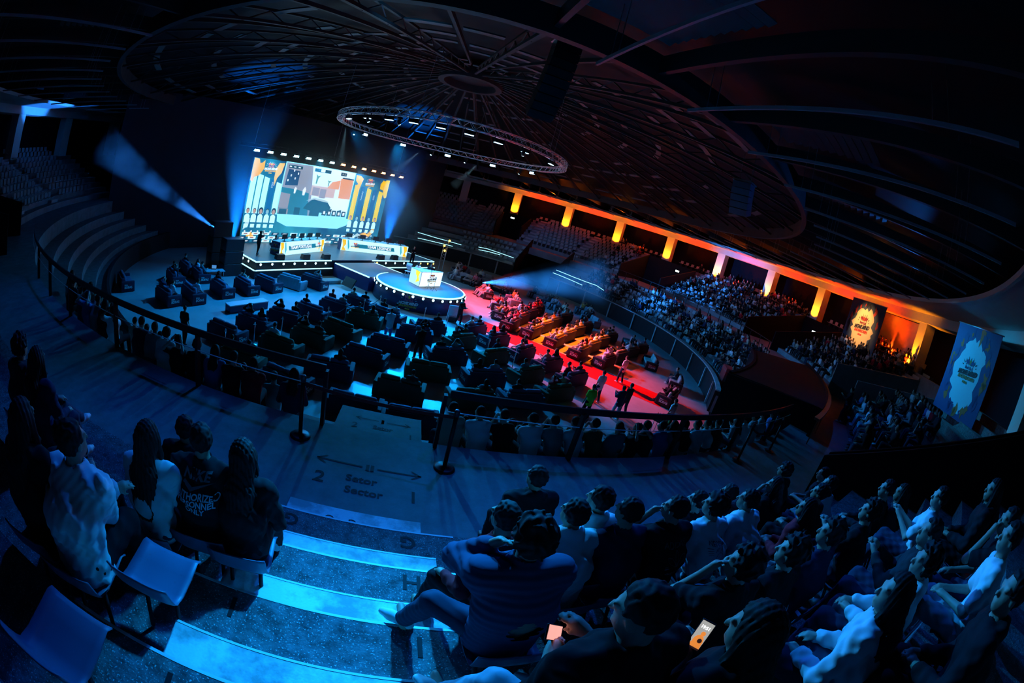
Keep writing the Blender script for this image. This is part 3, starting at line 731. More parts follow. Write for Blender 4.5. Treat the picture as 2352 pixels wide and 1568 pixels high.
blob([[(3.6, 6.4), (3.5, 6.95), (4.1, 6.95), (4.55, 6.7), (4.4, 6.3), (4.3, 5.8), (4.2, 5.3), (3.65, 5.95), (4.0, 6.1)]], (1, .60, .02), 1.0)
blob([[(-7.6, .55), (-7.2, .95), (-6.9, .8), (-6.7, .4), (-7.1, .5)], [(5.6, 1.1), (6.3, 1.35), (6.2, 1.0), (6.8, 1.25), (7.4, 2.0), (7.6, 1.5), (7.0, .9)]], (1, .52, .1), .95)
blob([[(-8.0, 1.1), (-7.8, 1.9), (-7.4, 2.1), (-7.5, 1.4)], [(4.6, .7), (5.3, 1.2), (6.0, .9), (5.2, .8)]], (.6, .9, .95), .8)
for sx_ in (-6.3, 5.5):
    logo(led, led.matrix_world.inverted() @ frame(st(sx_, -12.83, DZ + 6.4), (U.x, U.y, 0), (0, 0, 1)) if False else Matrix.Translation((0, 0, 0)) @ (Matrix.Translation(-led.location) @ frame(st(sx_, -12.83, DZ + 6.35), (U.x, U.y, 0), (0, 0, 1))), 1.1,
         (em((.9, .97, 1), 1.0), em((1, .7, .1), 1), em((.9, .2, .2), .9), em((1, .5, .05), 1)))
# sponsor tiles
SP = ['', 'vsn', '', 'ROG', 'vpn', '', '', 'OMEN', '', 'vpn']
k = 0
for row, y in enumerate((.62, .28, -.0)):
    for i in range(15 if row < 2 else 13):
        x = -7.6 + i * 1.02 + (.0, -.35, .1)[row]; dark = (i * 7 + row * 3) % 5 in (1, 3)
        b = MB(); poly2(b, [(x - .4, y + .05), (x + .38, y + .05), (x + .42, y + .29), (x - .36, y + .29)], LM, .012); lpart('sponsor_tile', b, em((.01, .07, .16), .7) if dark else em((.55, .86, 1.0), 1.4))
        b = MB(); poly2(b, [(x - .22, y + .12), (x + .12, y + .12), (x + .18, y + .16), (x + .25, y + .21), (x - .1, y + .22), (x - .2, y + .18)], LM, .016); lpart('sponsor_mark', b, em((.85, .95, 1), .9) if dark else em((.6, .25, .25), .6))
# ---------------------------------------------------------------- lamps over the screen on their bar
bar = MB(); z = 9.15
for dz in (0, .3):
    for dt in (0, .3): bar.tube([st(-10, -12.7 + dt, z + dz), st(9.8, -12.7 + dt, z + dz)], .025, 6)
for i in range(40):
    s0 = -10 + i * .5; bar.tube([st(s0, -12.7, z), st(s0 + .25, -12.7, z + .3), st(s0 + .5, -12.7, z)], .015, 4); bar.tube([st(s0, -12.4, z), st(s0 + .25, -12.4, z + .3), st(s0 + .5, -12.4, z)], .015, 4)
tag(bar.build('lighting_truss', black_metal), 'straight dark truss carrying the row of lamps over the screen', 'truss')
for s in (-8.6, 0, 8.6):
    b = MB(); b.tube([st(s, -12.55, 9.4), st(s, -12.55, 14.5)], .012, 4); tag(b.build('steel_cable', steel), 'thin steel cable holding the truss over the screen', 'cable', 'cables of the screen truss')
def make_blinder(lens):
    e = empty('wash_light')
    b = MB(); b.box((0, 0, 0), (.56, .24, .2)); b.box((-.3, 0, .12), (.03, .05, .3)); b.box((.3, 0, .12), (.03, .05, .3)); b.box((0, 0, .26), (.63, .05, .03)); b.build('lamp_body', black_plastic, e)
    b = MB(); b.box((0, -.06, -.105), (.5, .16, .03)); b.box((0, -.125, -.02), (.5, .012, .13)); b.build('lens', lens, e)
    return e
US = [(-9.19 + i * 1.355) for i in range(14)]
pc, po = make_blinder(cyan_lamp), make_blinder(orange_lamp)
for i, u in enumerate(US):
    p = pc if i < 7 else po
    o = p if not p.get('used') else dup(p); p['used'] = 1
    o.location = st(u + .955, -12.6, 8.92); o.rotation_euler = (rad(0), 0, SA)
    tag(o, ('%s lamp %s in the row over the screen' % ('cyan' if i < 7 else 'orange', ('first', 'second', 'third', 'fourth', 'fifth', 'sixth', 'seventh')[i % 7] + ' of seven')), 'stage lamp', '%s lamps over the screen' % ('cyan' if i < 7 else 'orange'))
# ---------------------------------------------------------------- circular truss
TC = Vector((-.1, -1.0, 12.0)); TR = 8.2
tr = empty('ring_truss', TC); tag(tr, 'big circular lighting truss hanging over the round platform', 'truss')
b = MB(); n = 72
ch = [(TR - .2, .2), (TR + .2, .2), (TR - .2, -.2), (TR + .2, -.2)]
for r, z in ch: b.tube([(r * math.cos(2 * PI * i / n), r * math.sin(2 * PI * i / n), z) for i in range(n + 1)], .028, 6, False)
b.build('chord', alu, tr)
b = MB()
for i in range(n):
    f = lambda q, r, z: (r * math.cos(2 * PI * q / n), r * math.sin(2 * PI * q / n), z)
    for (r, z), (r2, z2) in ((ch[0], ch[2]), (ch[1], ch[3]), (ch[2], ch[3]), (ch[0], ch[1])): b.tube([f(i, r, z), f(i + .5, r2, z2)], .014, 4, False); b.tube([f(i + .5, r2, z2), f(i + 1, r, z)], .014, 4, False)
b.build('lacing', alu, tr)
b = MB()
for az in range(15, 375, 60): p = pol(TR, az); b.tube([(p.x, p.y, .2), (p.x, p.y, 4.4)], .012, 4)
b.build('hoist_chain', steel, tr)
pw_ = make_blinder(emat('lamp_ice', (.4, .7, 1.0), 6))
for i, az in enumerate((-144, -129, -117, -106, -95, -84, -72, -59, -40, 150, 120, 90, 60, 30)):
    o = pw_ if i == 0 else dup(pw_); p = TC + pol(TR, az, -.42); o.location = p; o.rotation_euler = (0, 0, rad(az - 90))
    tag(o, 'small ice white wash lamp hung below the circular truss', 'stage lamp', 'wash lamps under the circular truss')
def make_head():
    e = empty('moving_head')
    b = MB(); b.box((0, 0, .18), (.26, .26, .12)); b.build('base', black_plastic, e)
    b = MB(); b.box((-.14, 0, .02), (.03, .12, .28)); b.box((.14, 0, .02), (.03, .12, .28)); b.build('yoke', black_plastic, e)
    b = MB(); b.lathe([(.04, .14), (.1, .1), (.11, -.12), (.09, -.16)], (0, 0, -.05), 12, Matrix.Rotation(.5, 3, 'X')); h = b.build('head', black_plastic, e)
    b = MB(); b.lathe([(.075, -.165), (.075, -.175), (.01, -.18)], (0, 0, -.05), 12, Matrix.Rotation(.5, 3, 'X')); b.build('lens', glass_white, h)
    return e
mh = make_head()
for i, az in enumerate((100, 78, -128, -112, -60, 40, 160)):
    o = mh if i == 0 else dup(mh); o.location = TC + pol(TR, az, -.55); o.rotation_euler = (0, 0, rad(az + 40)); tag(o, 'small moving head spotlight hung under the circular truss', 'stage lamp', 'moving heads under the circular truss')
# strings of small lights along the lower stand
for i, L in enumerate(STRINGS):
    b = MB(); pts = []
    for (a0, z0), (a1, z1) in zip(L, L[1:]): pts += [pol(22.33, a0 + (a1 - a0) * q / 4, z0 + (z1 - z0) * q / 4) for q in range(4)]
    pts.append(pol(22.33, *L[-1])); b.tube(pts, .028, 5)
    tag(b.build('light_string', emat('string_light', (.35, .85, 1.0), 2.2)), 'glowing white light string, %s counted along the opposite lower stand' % ordn[i], 'light string', 'light strings of the opposite lower stand')
# ---------------------------------------------------------------- desks on the stage
ordn_ = 0
def frame_s(s, t, z, ang):   # ang: direction of local x in the stage frame
    a = SA + ang; return frame(st(s, t, z), (math.cos(a), math.sin(a), 0), (0, 0, 1))
white_lit = emat('lightbox_white', (.45, .85, 1.0), 1.5)
def team_desk(s0, t0, s1, t1, text, label, left):
    p, q = st(s0, t0, DZ), st(s1, t1, DZ); L = (q - p).length; d = (q - p).normalized(); bk = Vector((-d.y, d.x, 0))
    e = empty('team_desk', p, math.atan2(d.y, d.x)); tag(e, label, 'desk')
    b = MB(); b.hexa([(0, .02, 0), (L, .02, 0), (L, 1.0, 0), (0, 1.0, 0), (0, .02, 1.0), (L, .02, 1.0), (L, .95, 1.0), (0, .95, 1.0)]); b.build('desk_body', navy, e)
    M = frame((0, 0, 0), (1, 0, 0), (0, 0, 1)); M = M @ Matrix.Translation((0, 0, -.02))
    b = MB(); rect2(b, 0, 0, L, 1.04, M, .022); b.build('front_panel', white_lit, e)
    cx = L * (.48 if left else .58)
    b = MB(); poly2(b, [(L * .2, .34), (L * .8, .38), (L * .78, .74), (L * .18, .7)], M, .03); b.build('name_band', em((.01, .22, .34), .8), e)
    b = MB(); add_text(b, text, .36, M @ Matrix.Translation((cx - L * .02, .545, .036)), extrude=.002, bold=.012); b.build('lettering', em((.92, .97, 1), 1.0), e)
    b = MB()
    for x0, w_ in ((.0, .5), (L - .55, .5)): poly2(b, [(x0, 1.02), (x0 + w_ * .8, 1.02), (x0 + w_, .6), (x0 + w_ * .6, .35), (x0 + w_ * 1.1, .02), (x0 + w_ * .2, .02), (x0 + w_ * .35, .5)], M, .032)
    b.build('paint_splash', em((1, .58, .03), .95), e)
    b = MB()
    for x0 in (.55, L - .9): poly2(b, [(x0, 1.0), (x0 + .12, 1.0), (x0 + .3, .4), (x0 + .22, .05), (x0 + .1, .5)], M, .031)
    b.build('paint_streak', em((.05, .5, .65), .8), e)
    logo(e, M @ Matrix.Translation((L * (.86 if left else .2), .5, .03)), .75, (em((.08, .1, .12), .5), em((1, .7, .1), 1), em((.8, .1, .15), .9), em((.9, .45, .05), 1)))
    M2 = frame((0, 1.0, 0), (0, -1, 0), (0, 0, 1))
    b = MB(); rect2(b, 0.02, 0, 1.0, 1.02, M2, .006); b.build('end_panel', navy, e)
    if left: logo(e, M2 @ Matrix.Translation((.5, .5, .01)), .8, (pw, pyel, pred, pgold))
    b = MB(); b.box((L / 2, .5, 1.02), (L + .05, 1.0, .04)); b.build('desk_top', mat('desk_top', (.5, .55, .58), .5), e)
    return e, p, d, bk, L
D1 = team_desk(-6.9, -7.75, -1.25, -9.5, 'TEAM PORTUGAL', 'team desk lettered TEAM PORTUGAL with a navy logo end panel', True)
D2 = team_desk(1.2, -10.1, 7.77, -7.69, 'TEAM LEGENDS', 'team desk lettered TEAM LEGENDS nearer the commentary desk', False)
def make_monitor():
    e = empty('monitor')
    b = MB(); b.box((0, 0, .36), (.6, .04, .36)); b.build('screen_back', black_plastic, e)
    b = MB(); b.box((0, .0, .12), (.06, .04, .24)); b.box((0, .05, .01), (.24, .2, .02)); b.build('stand', black_plastic, e)
    b = MB(); b.box((0, .022, .36), (.55, .006, .31)); b.build('display', emat('monitor_glow', (.4, .75, .9), .8), e)
    return e
mon = make_monitor(); SEATS = []
for (e, p, d, bk, L), nm in ((D1, 'TEAM PORTUGAL'), (D2, 'TEAM LEGENDS')):
    for i in range(5):
        x = .75 + (L - 1.5) * i / 4
        o = mon if not mon.get('used') else dup(mon); mon['used'] = 1
        o.location = p + d * (x) + bk * .32 + Vector((0, 0, 1.04)); o.rotation_euler = (0, 0, math.atan2(d.y, d.x))
        tag(o, 'black monitor, %s along the %s desk' % (ordn[i], nm), 'monitor', 'monitors on the team desks')
        SEATS.append((p + d * (x) + bk * 1.45, math.atan2(d.y, d.x) + PI, nm, i))
# commentary desk on the round platform
cdk = empty('commentary_desk', (.19, -2.05, 1.2)); tag(cdk, 'white commentary desk with event logo on the round platform', 'desk')
A_, B_, C_ = Vector((-.62, -.95)), Vector((.19, -2.05)), Vector((1.75, -.38)); off = Vector((.19, -2.05))
D_ = A_ + (C_ - B_) * .9
b = MB(); b.prism([tuple(v - off) for v in (A_, B_, C_, (A_ + C_) / 2 + Vector((.25, .0)))], 0, 1.08); b.build('desk_body', mat('desk_white', (.75, .78, .8), .4), cdk)
dx = (C_ - B_).normalized(); Lf = (C_ - B_).length; M = frame((0, 0, 0), (dx.x, dx.y, 0), (0, 0, 1))
b = MB(); rect2(b, .03, .02, Lf, 1.1, M, .012); b.build('front_panel', emat('lightbox_cream', (.60, .88, 1.0), 1.4), cdk)
logo(cdk, M @ Matrix.Translation((Lf * .52, .56, .02)), .85, (pblk, pyel, pred, pgold))
dx2 = (B_ - A_).normalized(); M = frame(tuple(A_ - off) + (0,), (dx2.x, dx2.y, 0), (0, 0, 1)); L2 = (B_ - A_).length
b = MB(); rect2(b, 0, .02, L2 - .02, 1.1, M, .012); b.build('end_panel', emat('lightbox_pale', (.55, .86, .92), .9), cdk)
b = MB(); poly2(b, [(L2 * .45, 1.08), (L2 * .9, 1.05), (L2 * .8, .7), (L2 * .95, .4), (L2 * .6, .2), (L2 * .7, .55), (L2 * .5, .8)], M, .02); b.build('paint_splash', em((1, .7, .04), 1.0), cdk)
b = MB(); b.prism([tuple(v - off) for v in (A_ + Vector((-.03, 0)), B_ + Vector((0, -.04)), C_ + Vector((.04, 0)), (A_ + C_) / 2 + Vector((.3, .05)))], 1.08, 1.12); b.build('desk_top', pw, cdk)
# white shell chair behind it
sc = empty('shell_chair', (-.95, .55, 1.2), rad(150)); tag(sc, 'pale moulded chair standing behind the commentary desk', 'chair')
b = MB()
for i in range(6):
    t0, t1 = i / 6, (i + 1) / 6; f = lambda t: (.02 + .34 * math.sin(t * 2.2), .45 + .0 + .62 * t)
    y0, z0 = f(t0); y1, z1 = f(t1); b.hexa([(-.24, y0 - .5, z0), (.24, y0 - .5, z0), (.24, y0 - .46, z0), (-.24, y0 - .46, z0), (-.24, y1 - .5, z1), (.24, y1 - .5, z1), (.24, y1 - .46, z1), (-.24, y1 - .46, z1)])
b.build('backrest', pw, sc)
b = MB(); b.bevbox((0, -.25, .43), (.48, .5, .06), .03); b.build('seat', pw, sc)
for dx_ in (-.2, .2):
    for dy_ in (-.45, -.05): b = MB(); b.tube([(dx_ * .8, dy_, .42), (dx_, dy_, 0)], .018, 6); b.build('leg', steel, sc)
def mic_stand(p, h, label):
    e = empty('microphone_stand', p); tag(e, label, 'microphone stand')
    b = MB(); b.tube([(0, 0, .1), (0, 0, h)], .012, 6); b.build('pole', black_metal, e)
    b = MB()
    for k in range(3): b.tube([(0, 0, .25), pol(.28, 120 * k + 20, 0)], .01, 5)
    b.build('tripod', black_metal, e)
    b = MB(); b.lathe([(.012, 0), (.03, .06), (.03, .14), (.01, .17)], (0, 0, h), 8); b.build('microphone', black_plastic, e)
mic_stand((1.25, -2.3, 1.2), .85, 'short black microphone stand before the commentary desk'); mic_stand((.85, -2.0, 1.2), 1.25, 'tall black microphone stand close against the commentary desk')
def wedge(p, rz, label):
    e = empty('floor_monitor', p, rz); tag(e, label, 'speaker', 'floor monitors along the stage front')
    b = MB(); b.hexa([(-.34, -.22, 0), (.34, -.22, 0), (.34, .26, 0), (-.34, .26, 0), (-.34, -.2, .36), (.34, -.2, .36), (.34, .12, .4), (-.34, .12, .4)]); b.build('cabinet', black_plastic, e)
    b = MB(); M = frame((0, .19, .2), (1, 0, 0), (0, -.32, .85)); rect2(b, -.3, -.17, .3, .17, M, -.012) ; b.build('grille', dark_paint, e)
for i, s in enumerate((-7.4, -5.0, -2.95, 3.3, 5.1)): wedge(st(s, -6.75, DZ), SA, 'black floor monitor, %s along the front of the stage' % ordn[i])
# big dark speaker boxes at the stage end
for i, (s, t, h, w_, lab) in enumerate(((-11.2, -7.6, 2.6, 1.5, 'tall black speaker stack standing at the stage end'), (-11.3, -10.0, 3.4, 1.6, 'taller black speaker stack behind the first at the stage end'))):
    e = empty('speaker_stack', st(s, t, 0), SA); tag(e, lab, 'speaker')
    for q in range(3): b = MB(); b.bevbox((0, 0, h / 6 + q * h / 3), (w_, 1.1, h / 3 - .03), .03); b.build('cabinet', black_plastic, e); b = MB(); b.box((0, -.56, h / 6 + q * h / 3), (w_ - .12, .02, h / 3 - .14)); b.build('grille', dark_paint, e)
# dark sheet added behind the stage, keeps its glow off the stands
m = MB(); stq(m, -20, -17.3, 22, -17.2, 0, 13.0); struct(m.build('wall_stage_backdrop', mat('backdrop_cloth', (.02, .025, .04), .9)))
# light tower beside the stage end
e = empty('light_tower', (2.05, 12.47, 1.2)); tag(e, 'upright lamp tower with amber lamps at the far end of the stage', 'light tower')
b = MB()
for dx_, dy_ in ((-.2, -.2), (.2, -.2), (.2, .2), (-.2, .2)): b.tube([(dx_, dy_, -1.2), (dx_, dy_, 2.4)], .025, 6)
for q in range(8): b.tube([(-.2, -.2, q * .3), (.2, -.2, q * .3 + .3)], .012, 4); b.tube([(.2, .2, q * .3), (-.2, .2, q * .3 + .3)], .012, 4)
b.build('mast', alu, e)
for q, (dx_, z) in enumerate(((-.15, 1.7), (.25, 2.3), (.0, 1.2))): b = MB(); b.lathe([(.11, 0), (.11, .03), (.02, .05)], (dx_, -.3, z), 10, Matrix.Rotation(PI / 2, 3, 'X')); b.build('lamp', amber_lamp, e)
# ---------------------------------------------------------------- bodies: smooth blended volumes turned into one skin
class Vol:
    def __init__(s, lo, hi, h):
        s.h = h; s.lo = np.array(lo, float); n = np.ceil((np.array(hi) - s.lo) / h).astype(int) + 1
        s.n = n; s.D = np.full(n, .5, np.float32)
        s.ax = [s.lo[i] + h * np.arange(n[i]) for i in range(3)]
    def sub(s, lo, hi):
        a = np.clip(np.floor((np.array(lo) - s.lo) / s.h).astype(int), 0, s.n - 1); b = np.clip(np.ceil((np.array(hi) - s.lo) / s.h).astype(int) + 1, 1, s.n)
        sl = tuple(slice(a[i], b[i]) for i in range(3))
        X, Y, Z = np.meshgrid(s.ax[0][sl[0]], s.ax[1][sl[1]], s.ax[2][sl[2]], indexing='ij')
        return sl, X, Y, Z
    def mix(s, sl, d, k, op):
        D = s.D[sl]
        if op == 'sub': D[...] = np.maximum(D, -d); return
        if op == 'and': D[...] = np.maximum(D, d); return
        if k <= 0: D[...] = np.minimum(D, d); return
        hh = np.clip(.5 + .5 * (D - d) / k, 0, 1); D[...] = D * (1 - hh) + d * hh - k * hh * (1 - hh)
    def cap(s, a, b, ra, rb, k=.03, sx=1.0, ang=0.0, op='add'):
        """tapered capsule; sx < 1 widens it along the body's own x"""
        a = np.array(a, float); b = np.array(b, float); m = max(ra, rb) / min(sx, 1) + k + 2 * s.h
        sl, X, Y, Z = s.sub(np.minimum(a, b) - m, np.maximum(a, b) + m)
        if X.size == 0: return
        ba = b - a; c, sn = math.cos(ang), math.sin(ang)
        def sc(x, y): return (x * c + y * sn) * sx, -x * sn + y * c
        px, py = sc(X - a[0], Y - a[1]); pz = Z - a[2]; bx, by = sc(ba[0], ba[1]); bz = ba[2]
        L = bx * bx + by * by + bz * bz + 1e-9; t = np.clip((px * bx + py * by + pz * bz) / L, 0, 1)
        d = np.sqrt((px - t * bx) ** 2 + (py - t * by) ** 2 + (pz - t * bz) ** 2) - (ra + (rb - ra) * t)
        s.mix(sl, d.astype(np.float32), k, op)
    def ell(s, c, r, R=None, k=.02, op='add'):
        c = np.array(c, float); m = max(r) + k + 2 * s.h
        sl, X, Y, Z = s.sub(c - m, c + m)
        if X.size == 0: return
        x, y, z = X - c[0], Y - c[1], Z - c[2]
        if R is not None:
            x, y, z = (R[0][0] * x + R[1][0] * y + R[2][0] * z, R[0][1] * x + R[1][1] * y + R[2][1] * z, R[0][2] * x + R[1][2] * y + R[2][2] * z)
        q = np.sqrt((x / r[0]) ** 2 + (y / r[1]) ** 2 + (z / r[2]) ** 2) + 1e-9; g = np.sqrt((x / r[0] ** 2) ** 2 + (y / r[1] ** 2) ** 2 + (z / r[2] ** 2) ** 2) + 1e-9
        s.mix(sl, (q * (q - 1) / g).astype(np.float32), k, op)
    def plane(s, p, n):     # keep the side away from n
        X, Y, Z = np.meshgrid(*s.ax, indexing='ij'); n = np.array(n, float) / np.linalg.norm(n)
        s.D = np.maximum(s.D, ((X - p[0]) * n[0] + (Y - p[1]) * n[1] + (Z - p[2]) * n[2]).astype(np.float32))
    def wave(s, f):
        X, Y, Z = np.meshgrid(*s.ax, indexing='ij'); s.D = s.D + f(X, Y, Z).astype(np.float32)
    def mesh(s):
        D = s.D; I = D < 0; nx, ny, nz = s.n
        C = np.zeros((nx - 1, ny - 1, nz - 1), np.int8)
        cs = [(i, j, k) for i in (0, 1) for j in (0, 1) for k in (0, 1)]
        for (i, j, k) in cs: C += I[i:nx - 1 + i, j:ny - 1 + j, k:nz - 1 + k]
        M = (C > 0) & (C < 8); cells = np.argwhere(M)
        if len(cells) == 0: return np.zeros((0, 3)), np.zeros((0, 4), int)
        idx = np.full(M.shape, -1, np.int32); idx[M] = np.arange(len(cells))
        acc = np.zeros((len(cells), 3)); cnt = np.zeros((len(cells), 1))
        for a in cs:
            for ax in range(3):
                if a[ax]: continue
                b = list(a); b[ax] = 1
                pa = cells + np.array(a); pb = cells + np.array(b)
                da = D[pa[:, 0], pa[:, 1], pa[:, 2]]; db = D[pb[:, 0], pb[:, 1], pb[:, 2]]
                x = (da < 0) != (db < 0); t = np.where(x, da / np.where(x, da - db, 1), 0)[:, None]
                acc += np.where(x[:, None], pa + (pb - pa) * t, 0); cnt += x[:, None]
        V = s.lo + s.h * acc / cnt; F = []
        for ax in range(3):
            o1, o2 = [(1, 2), (2, 0), (0, 1)][ax]
            sa = [slice(None)] * 3; sb = [slice(None)] * 3; sa[ax] = slice(0, -1); sb[ax] = slice(1, None)
            X = I[tuple(sa)] != I[tuple(sb)]; E = np.argwhere(X)
            E = E[(E[:, o1] > 0) & (E[:, o2] > 0) & (E[:, o1] < s.n[o1] - 1) & (E[:, o2] < s.n[o2] - 1)]
            if len(E) == 0: continue
            ins = I[E[:, 0], E[:, 1], E[:, 2]]; q = []
            for d1, d2 in ((-1, -1), (0, -1), (0, 0), (-1, 0)):
                c = E.copy(); c[:, o1] += d1; c[:, o2] += d2; q.append(idx[c[:, 0], c[:, 1], c[:, 2]])
            Q = np.stack(q, 1); Q[~ins] = Q[~ins][:, ::-1]; F.append(Q)
        F = np.concatenate(F); F = F[(F >= 0).all(1)]
        return V, F
def ik(a, b, l1, l2, hint):
    a, b, hint = Vector(a), Vector(b), Vector(hint); d = b - a; L = min(max(d.length, .05), l1 + l2 - .005)
    d.normalize(); b = a + d * L; x = (l1 * l1 - l2 * l2 + L * L) / (2 * L); h = math.sqrt(max(l1 * l1 - x * x, 0))
    n = hint - d * hint.dot(d); n.normalize(); return a + d * x + n * h, b
SITP = dict(kind='sit', lean=.25, curve=.25, twist=0.0, yaw=0.0, pitch=.0, s=1.0, arms='lap', hair='short', top='tee', knee=.15, foot=.06, drop=0.0, build=1.0)
def skeleton(P):
    """joints with the floor under the pelvis at the origin, the person facing +y"""
    j = {}; sit = P['kind'] == 'sit'; s = P['s']; V = Vector
    hz = .54 if sit else .93 * s
    if P['kind'] == 'crouch': hz = .42
    pel = V((0, 0, hz)); a = P['lean']
    mid = pel + V((0, math.sin(a - P['curve']) * .26, math.cos(a - P['curve']) * .26)) * s
    nb = mid + V((0, math.sin(a + P['curve']) * .26, math.cos(a + P['curve']) * .26)) * s
    j['pel'], j['mid'], j['nb'] = pel, mid, nb; tw = P['twist']; rx = V((math.cos(tw), math.sin(tw), 0)); fw = V((-math.sin(tw), math.cos(tw), 0))
    j['rx'], j['fw'] = rx, fw
    bw = P['build']
    sh = nb + V((0, -.01, -.055)); j['sh'] = [sh - rx * .175 * s * bw, sh + rx * .175 * s * bw]
    yaw = P['yaw']; hx = V((math.cos(yaw), math.sin(yaw), 0)); hy = V((-math.sin(yaw), math.cos(yaw), 0)); p = P['pitch']
    hf = hy * math.cos(p) - V((0, 0, 1)) * math.sin(p); hu = hx.cross(hf)
    hc = nb + V((0, math.sin(a) * .06, .0)) + V((0, 0, .175)) + hf * .025
    j['hc'], j['hx'], j['hf'], j['hu'] = hc, hx, hf, hu
    if sit:
        kz = .52 - P['drop']; w = P['knee']; j['hip'] = [pel + V((-.09, .02, -.01)), pel + V((.09, .02, -.01))]
        j['kn'] = [V((-w, .43, kz)), V((w, .43, kz))]; f = P['foot']; j['an'] = [V((-w * .9, .43 + f, .09)), V((w * .9, .43 + f, .09))]
        if P.get('kneeL'): j['kn'][0] = V(P['kneeL'])
        if P.get('kneeR'): j['kn'][1] = V(P['kneeR'])
        if P.get('anL'): j['an'][0] = V(P['anL'])
        if P.get('anR'): j['an'][1] = V(P['anR'])
    elif P['kind'] == 'crouch':
        j['hip'] = [pel + V((-.09, 0, 0)), pel + V((.09, 0, 0))]; j['kn'] = [V((-.16, .36, .50)), V((.16, .34, .40))]; j['an'] = [V((-.14, .1, .09)), V((.14, -.02, .09))]
    else:
        st_ = P.get('stride', .06); j['hip'] = [pel + V((-.09, 0, -.02)), pel + V((.09, 0, -.02))]
        j['kn'] = [V((-.11, .05 + st_, .49 * s)), V((.11, .05 - st_, .49 * s))]; j['an'] = [V((-.12, st_ * 1.6, .09)), V((.12, -st_ * 2.2, .09))]
    A = P['arms']; k = j['kn']; c = nb
    if isinstance(A, (list, tuple)): t = [V(A[0]), V(A[1])]
    elif A == 'lap': t = [V((-.08, .30, .66)), V((.06, .34, .66))]
    elif A == 'knees': t = [k[0] + V((.02, -.06, .11)), k[1] + V((-.02, -.06, .11))]
    elif A == 'crossed': t = [c + V((.10, .24, -.27)), c + V((-.10, .26, -.24))]
    elif A == 'chin': t = [hc + hf * .15 + V((-.05, 0, -.14)), k[1] + V((-.04, -.10, .10))]
    elif A == 'phone': t = [c + V((-.07, .36, -.22)), c + V((.06, .38, -.2))]
    elif A == 'camera': t = [hc + hf * .2 + V((-.08, 0, -.03)), hc + hf * .2 + V((.08, 0, -.03))]
    elif A == 'down': t = [pel + V((-.27, .08, -.12)), pel + V((.27, .08, -.12))]
    elif A == 'back': t = [V((-.3, .0, .62)), V((.34, .05, .74))]
    elif A == 'head': t = [hc + V((-.12, -.1, .05)), hc + V((.12, -.1, .05))]
    elif A == 'typing': t = [c + V((-.16, .45, -.28)), c + V((.16, .45, -.28))]
    elif A == 'up': t = [c + V((-.28, .2, .4)), pel + V((.27, .1, -.1))]
    j['el'] = []; j['wr'] = []
    for q in (0, 1):
        hint = V(P.get('hint' + 'LR'[q], ((-1, 1)[q] * .38, -.25, -.9)))
        e, w_ = ik(j['sh'][q], t[q], .29 * s, .26 * s, hint); j['el'].append(e); j['wr'].append(w_)
    return j
def hand(v, j, q, fine, r=1.0, grip=.6):
    w = j['wr'][q]; d = (w - j['el'][q]).normalized(); side = Vector(((1, -1)[q], 0, 0)); side = (side - d * side.dot(d)).normalized(); up = d.cross(side) * (1, -1)[q]
    if up.z < 0: up = -up
    pa = w + d * .05
    if not fine: v.cap(w, w + d * .12, .034, .03, .02); return
    v.cap(w, w + d * .075, .027, .03, .015); v.cap(w + d * .03 - side * .018, w + d * .08 - side * .022, .019, .017, .012); v.cap(w + d * .03 + side * .018, w + d * .08 + side * .022, .019, .017, .012)
    for i, L in enumerate((.040, .047, .044, .034)):
        b0 = w + d * .085 + side * (.027 - .018 * i); k1 = b0 + d * L * math.cos(grip * .5) - up * L * math.sin(grip * .5); k2 = k1 + d * L * .7 * math.cos(grip * 1.6) - up * L * .7 * math.sin(grip * 1.6)
        v.cap(b0, k1, .0095, .009, .004); v.cap(k1, k2, .009, .0075, .003)
    t0 = w + d * .03 + side * .028; t1 = t0 + d * .035 + side * .022 - up * .012; v.cap(t0, t1, .013, .010, .006); v.cap(t1, t1 + d * .03 - up * .012, .010, .008, .003)
def volume_box(j, pad=.2):
    ps = [j['pel'], j['nb'], j['hc'] + Vector((0, 0, .08))] + j['sh'] + j['el'] + j['wr'] + j['kn'] + j['an'] + j['hip'] + [a + Vector((0, .12, -.05)) for a in j['an']]
    a = np.array([tuple(p) for p in ps]); return a.min(0) - pad, a.max(0) + pad
def torso(v, j, P, g=0.0, low=0.0):
    bw = P['build']
    v.cap(j['pel'] + Vector((0, 0, -low)), j['mid'], .118 * bw + g, .112 * bw + g, .04, .74)
    v.cap(j['mid'], j['nb'] + Vector((0, -.005, -.13)), .112 * bw + g, .118 * bw + g, .06, .70, P['twist'])
    v.cap(j['sh'][0], j['sh'][1], .058 + g, .058 + g, .07); v.cap(j['nb'] + Vector((0, -.01, -.06)), j['nb'] + Vector((0, .0, .02)), .085 + g, .06 + g * .6, .05)
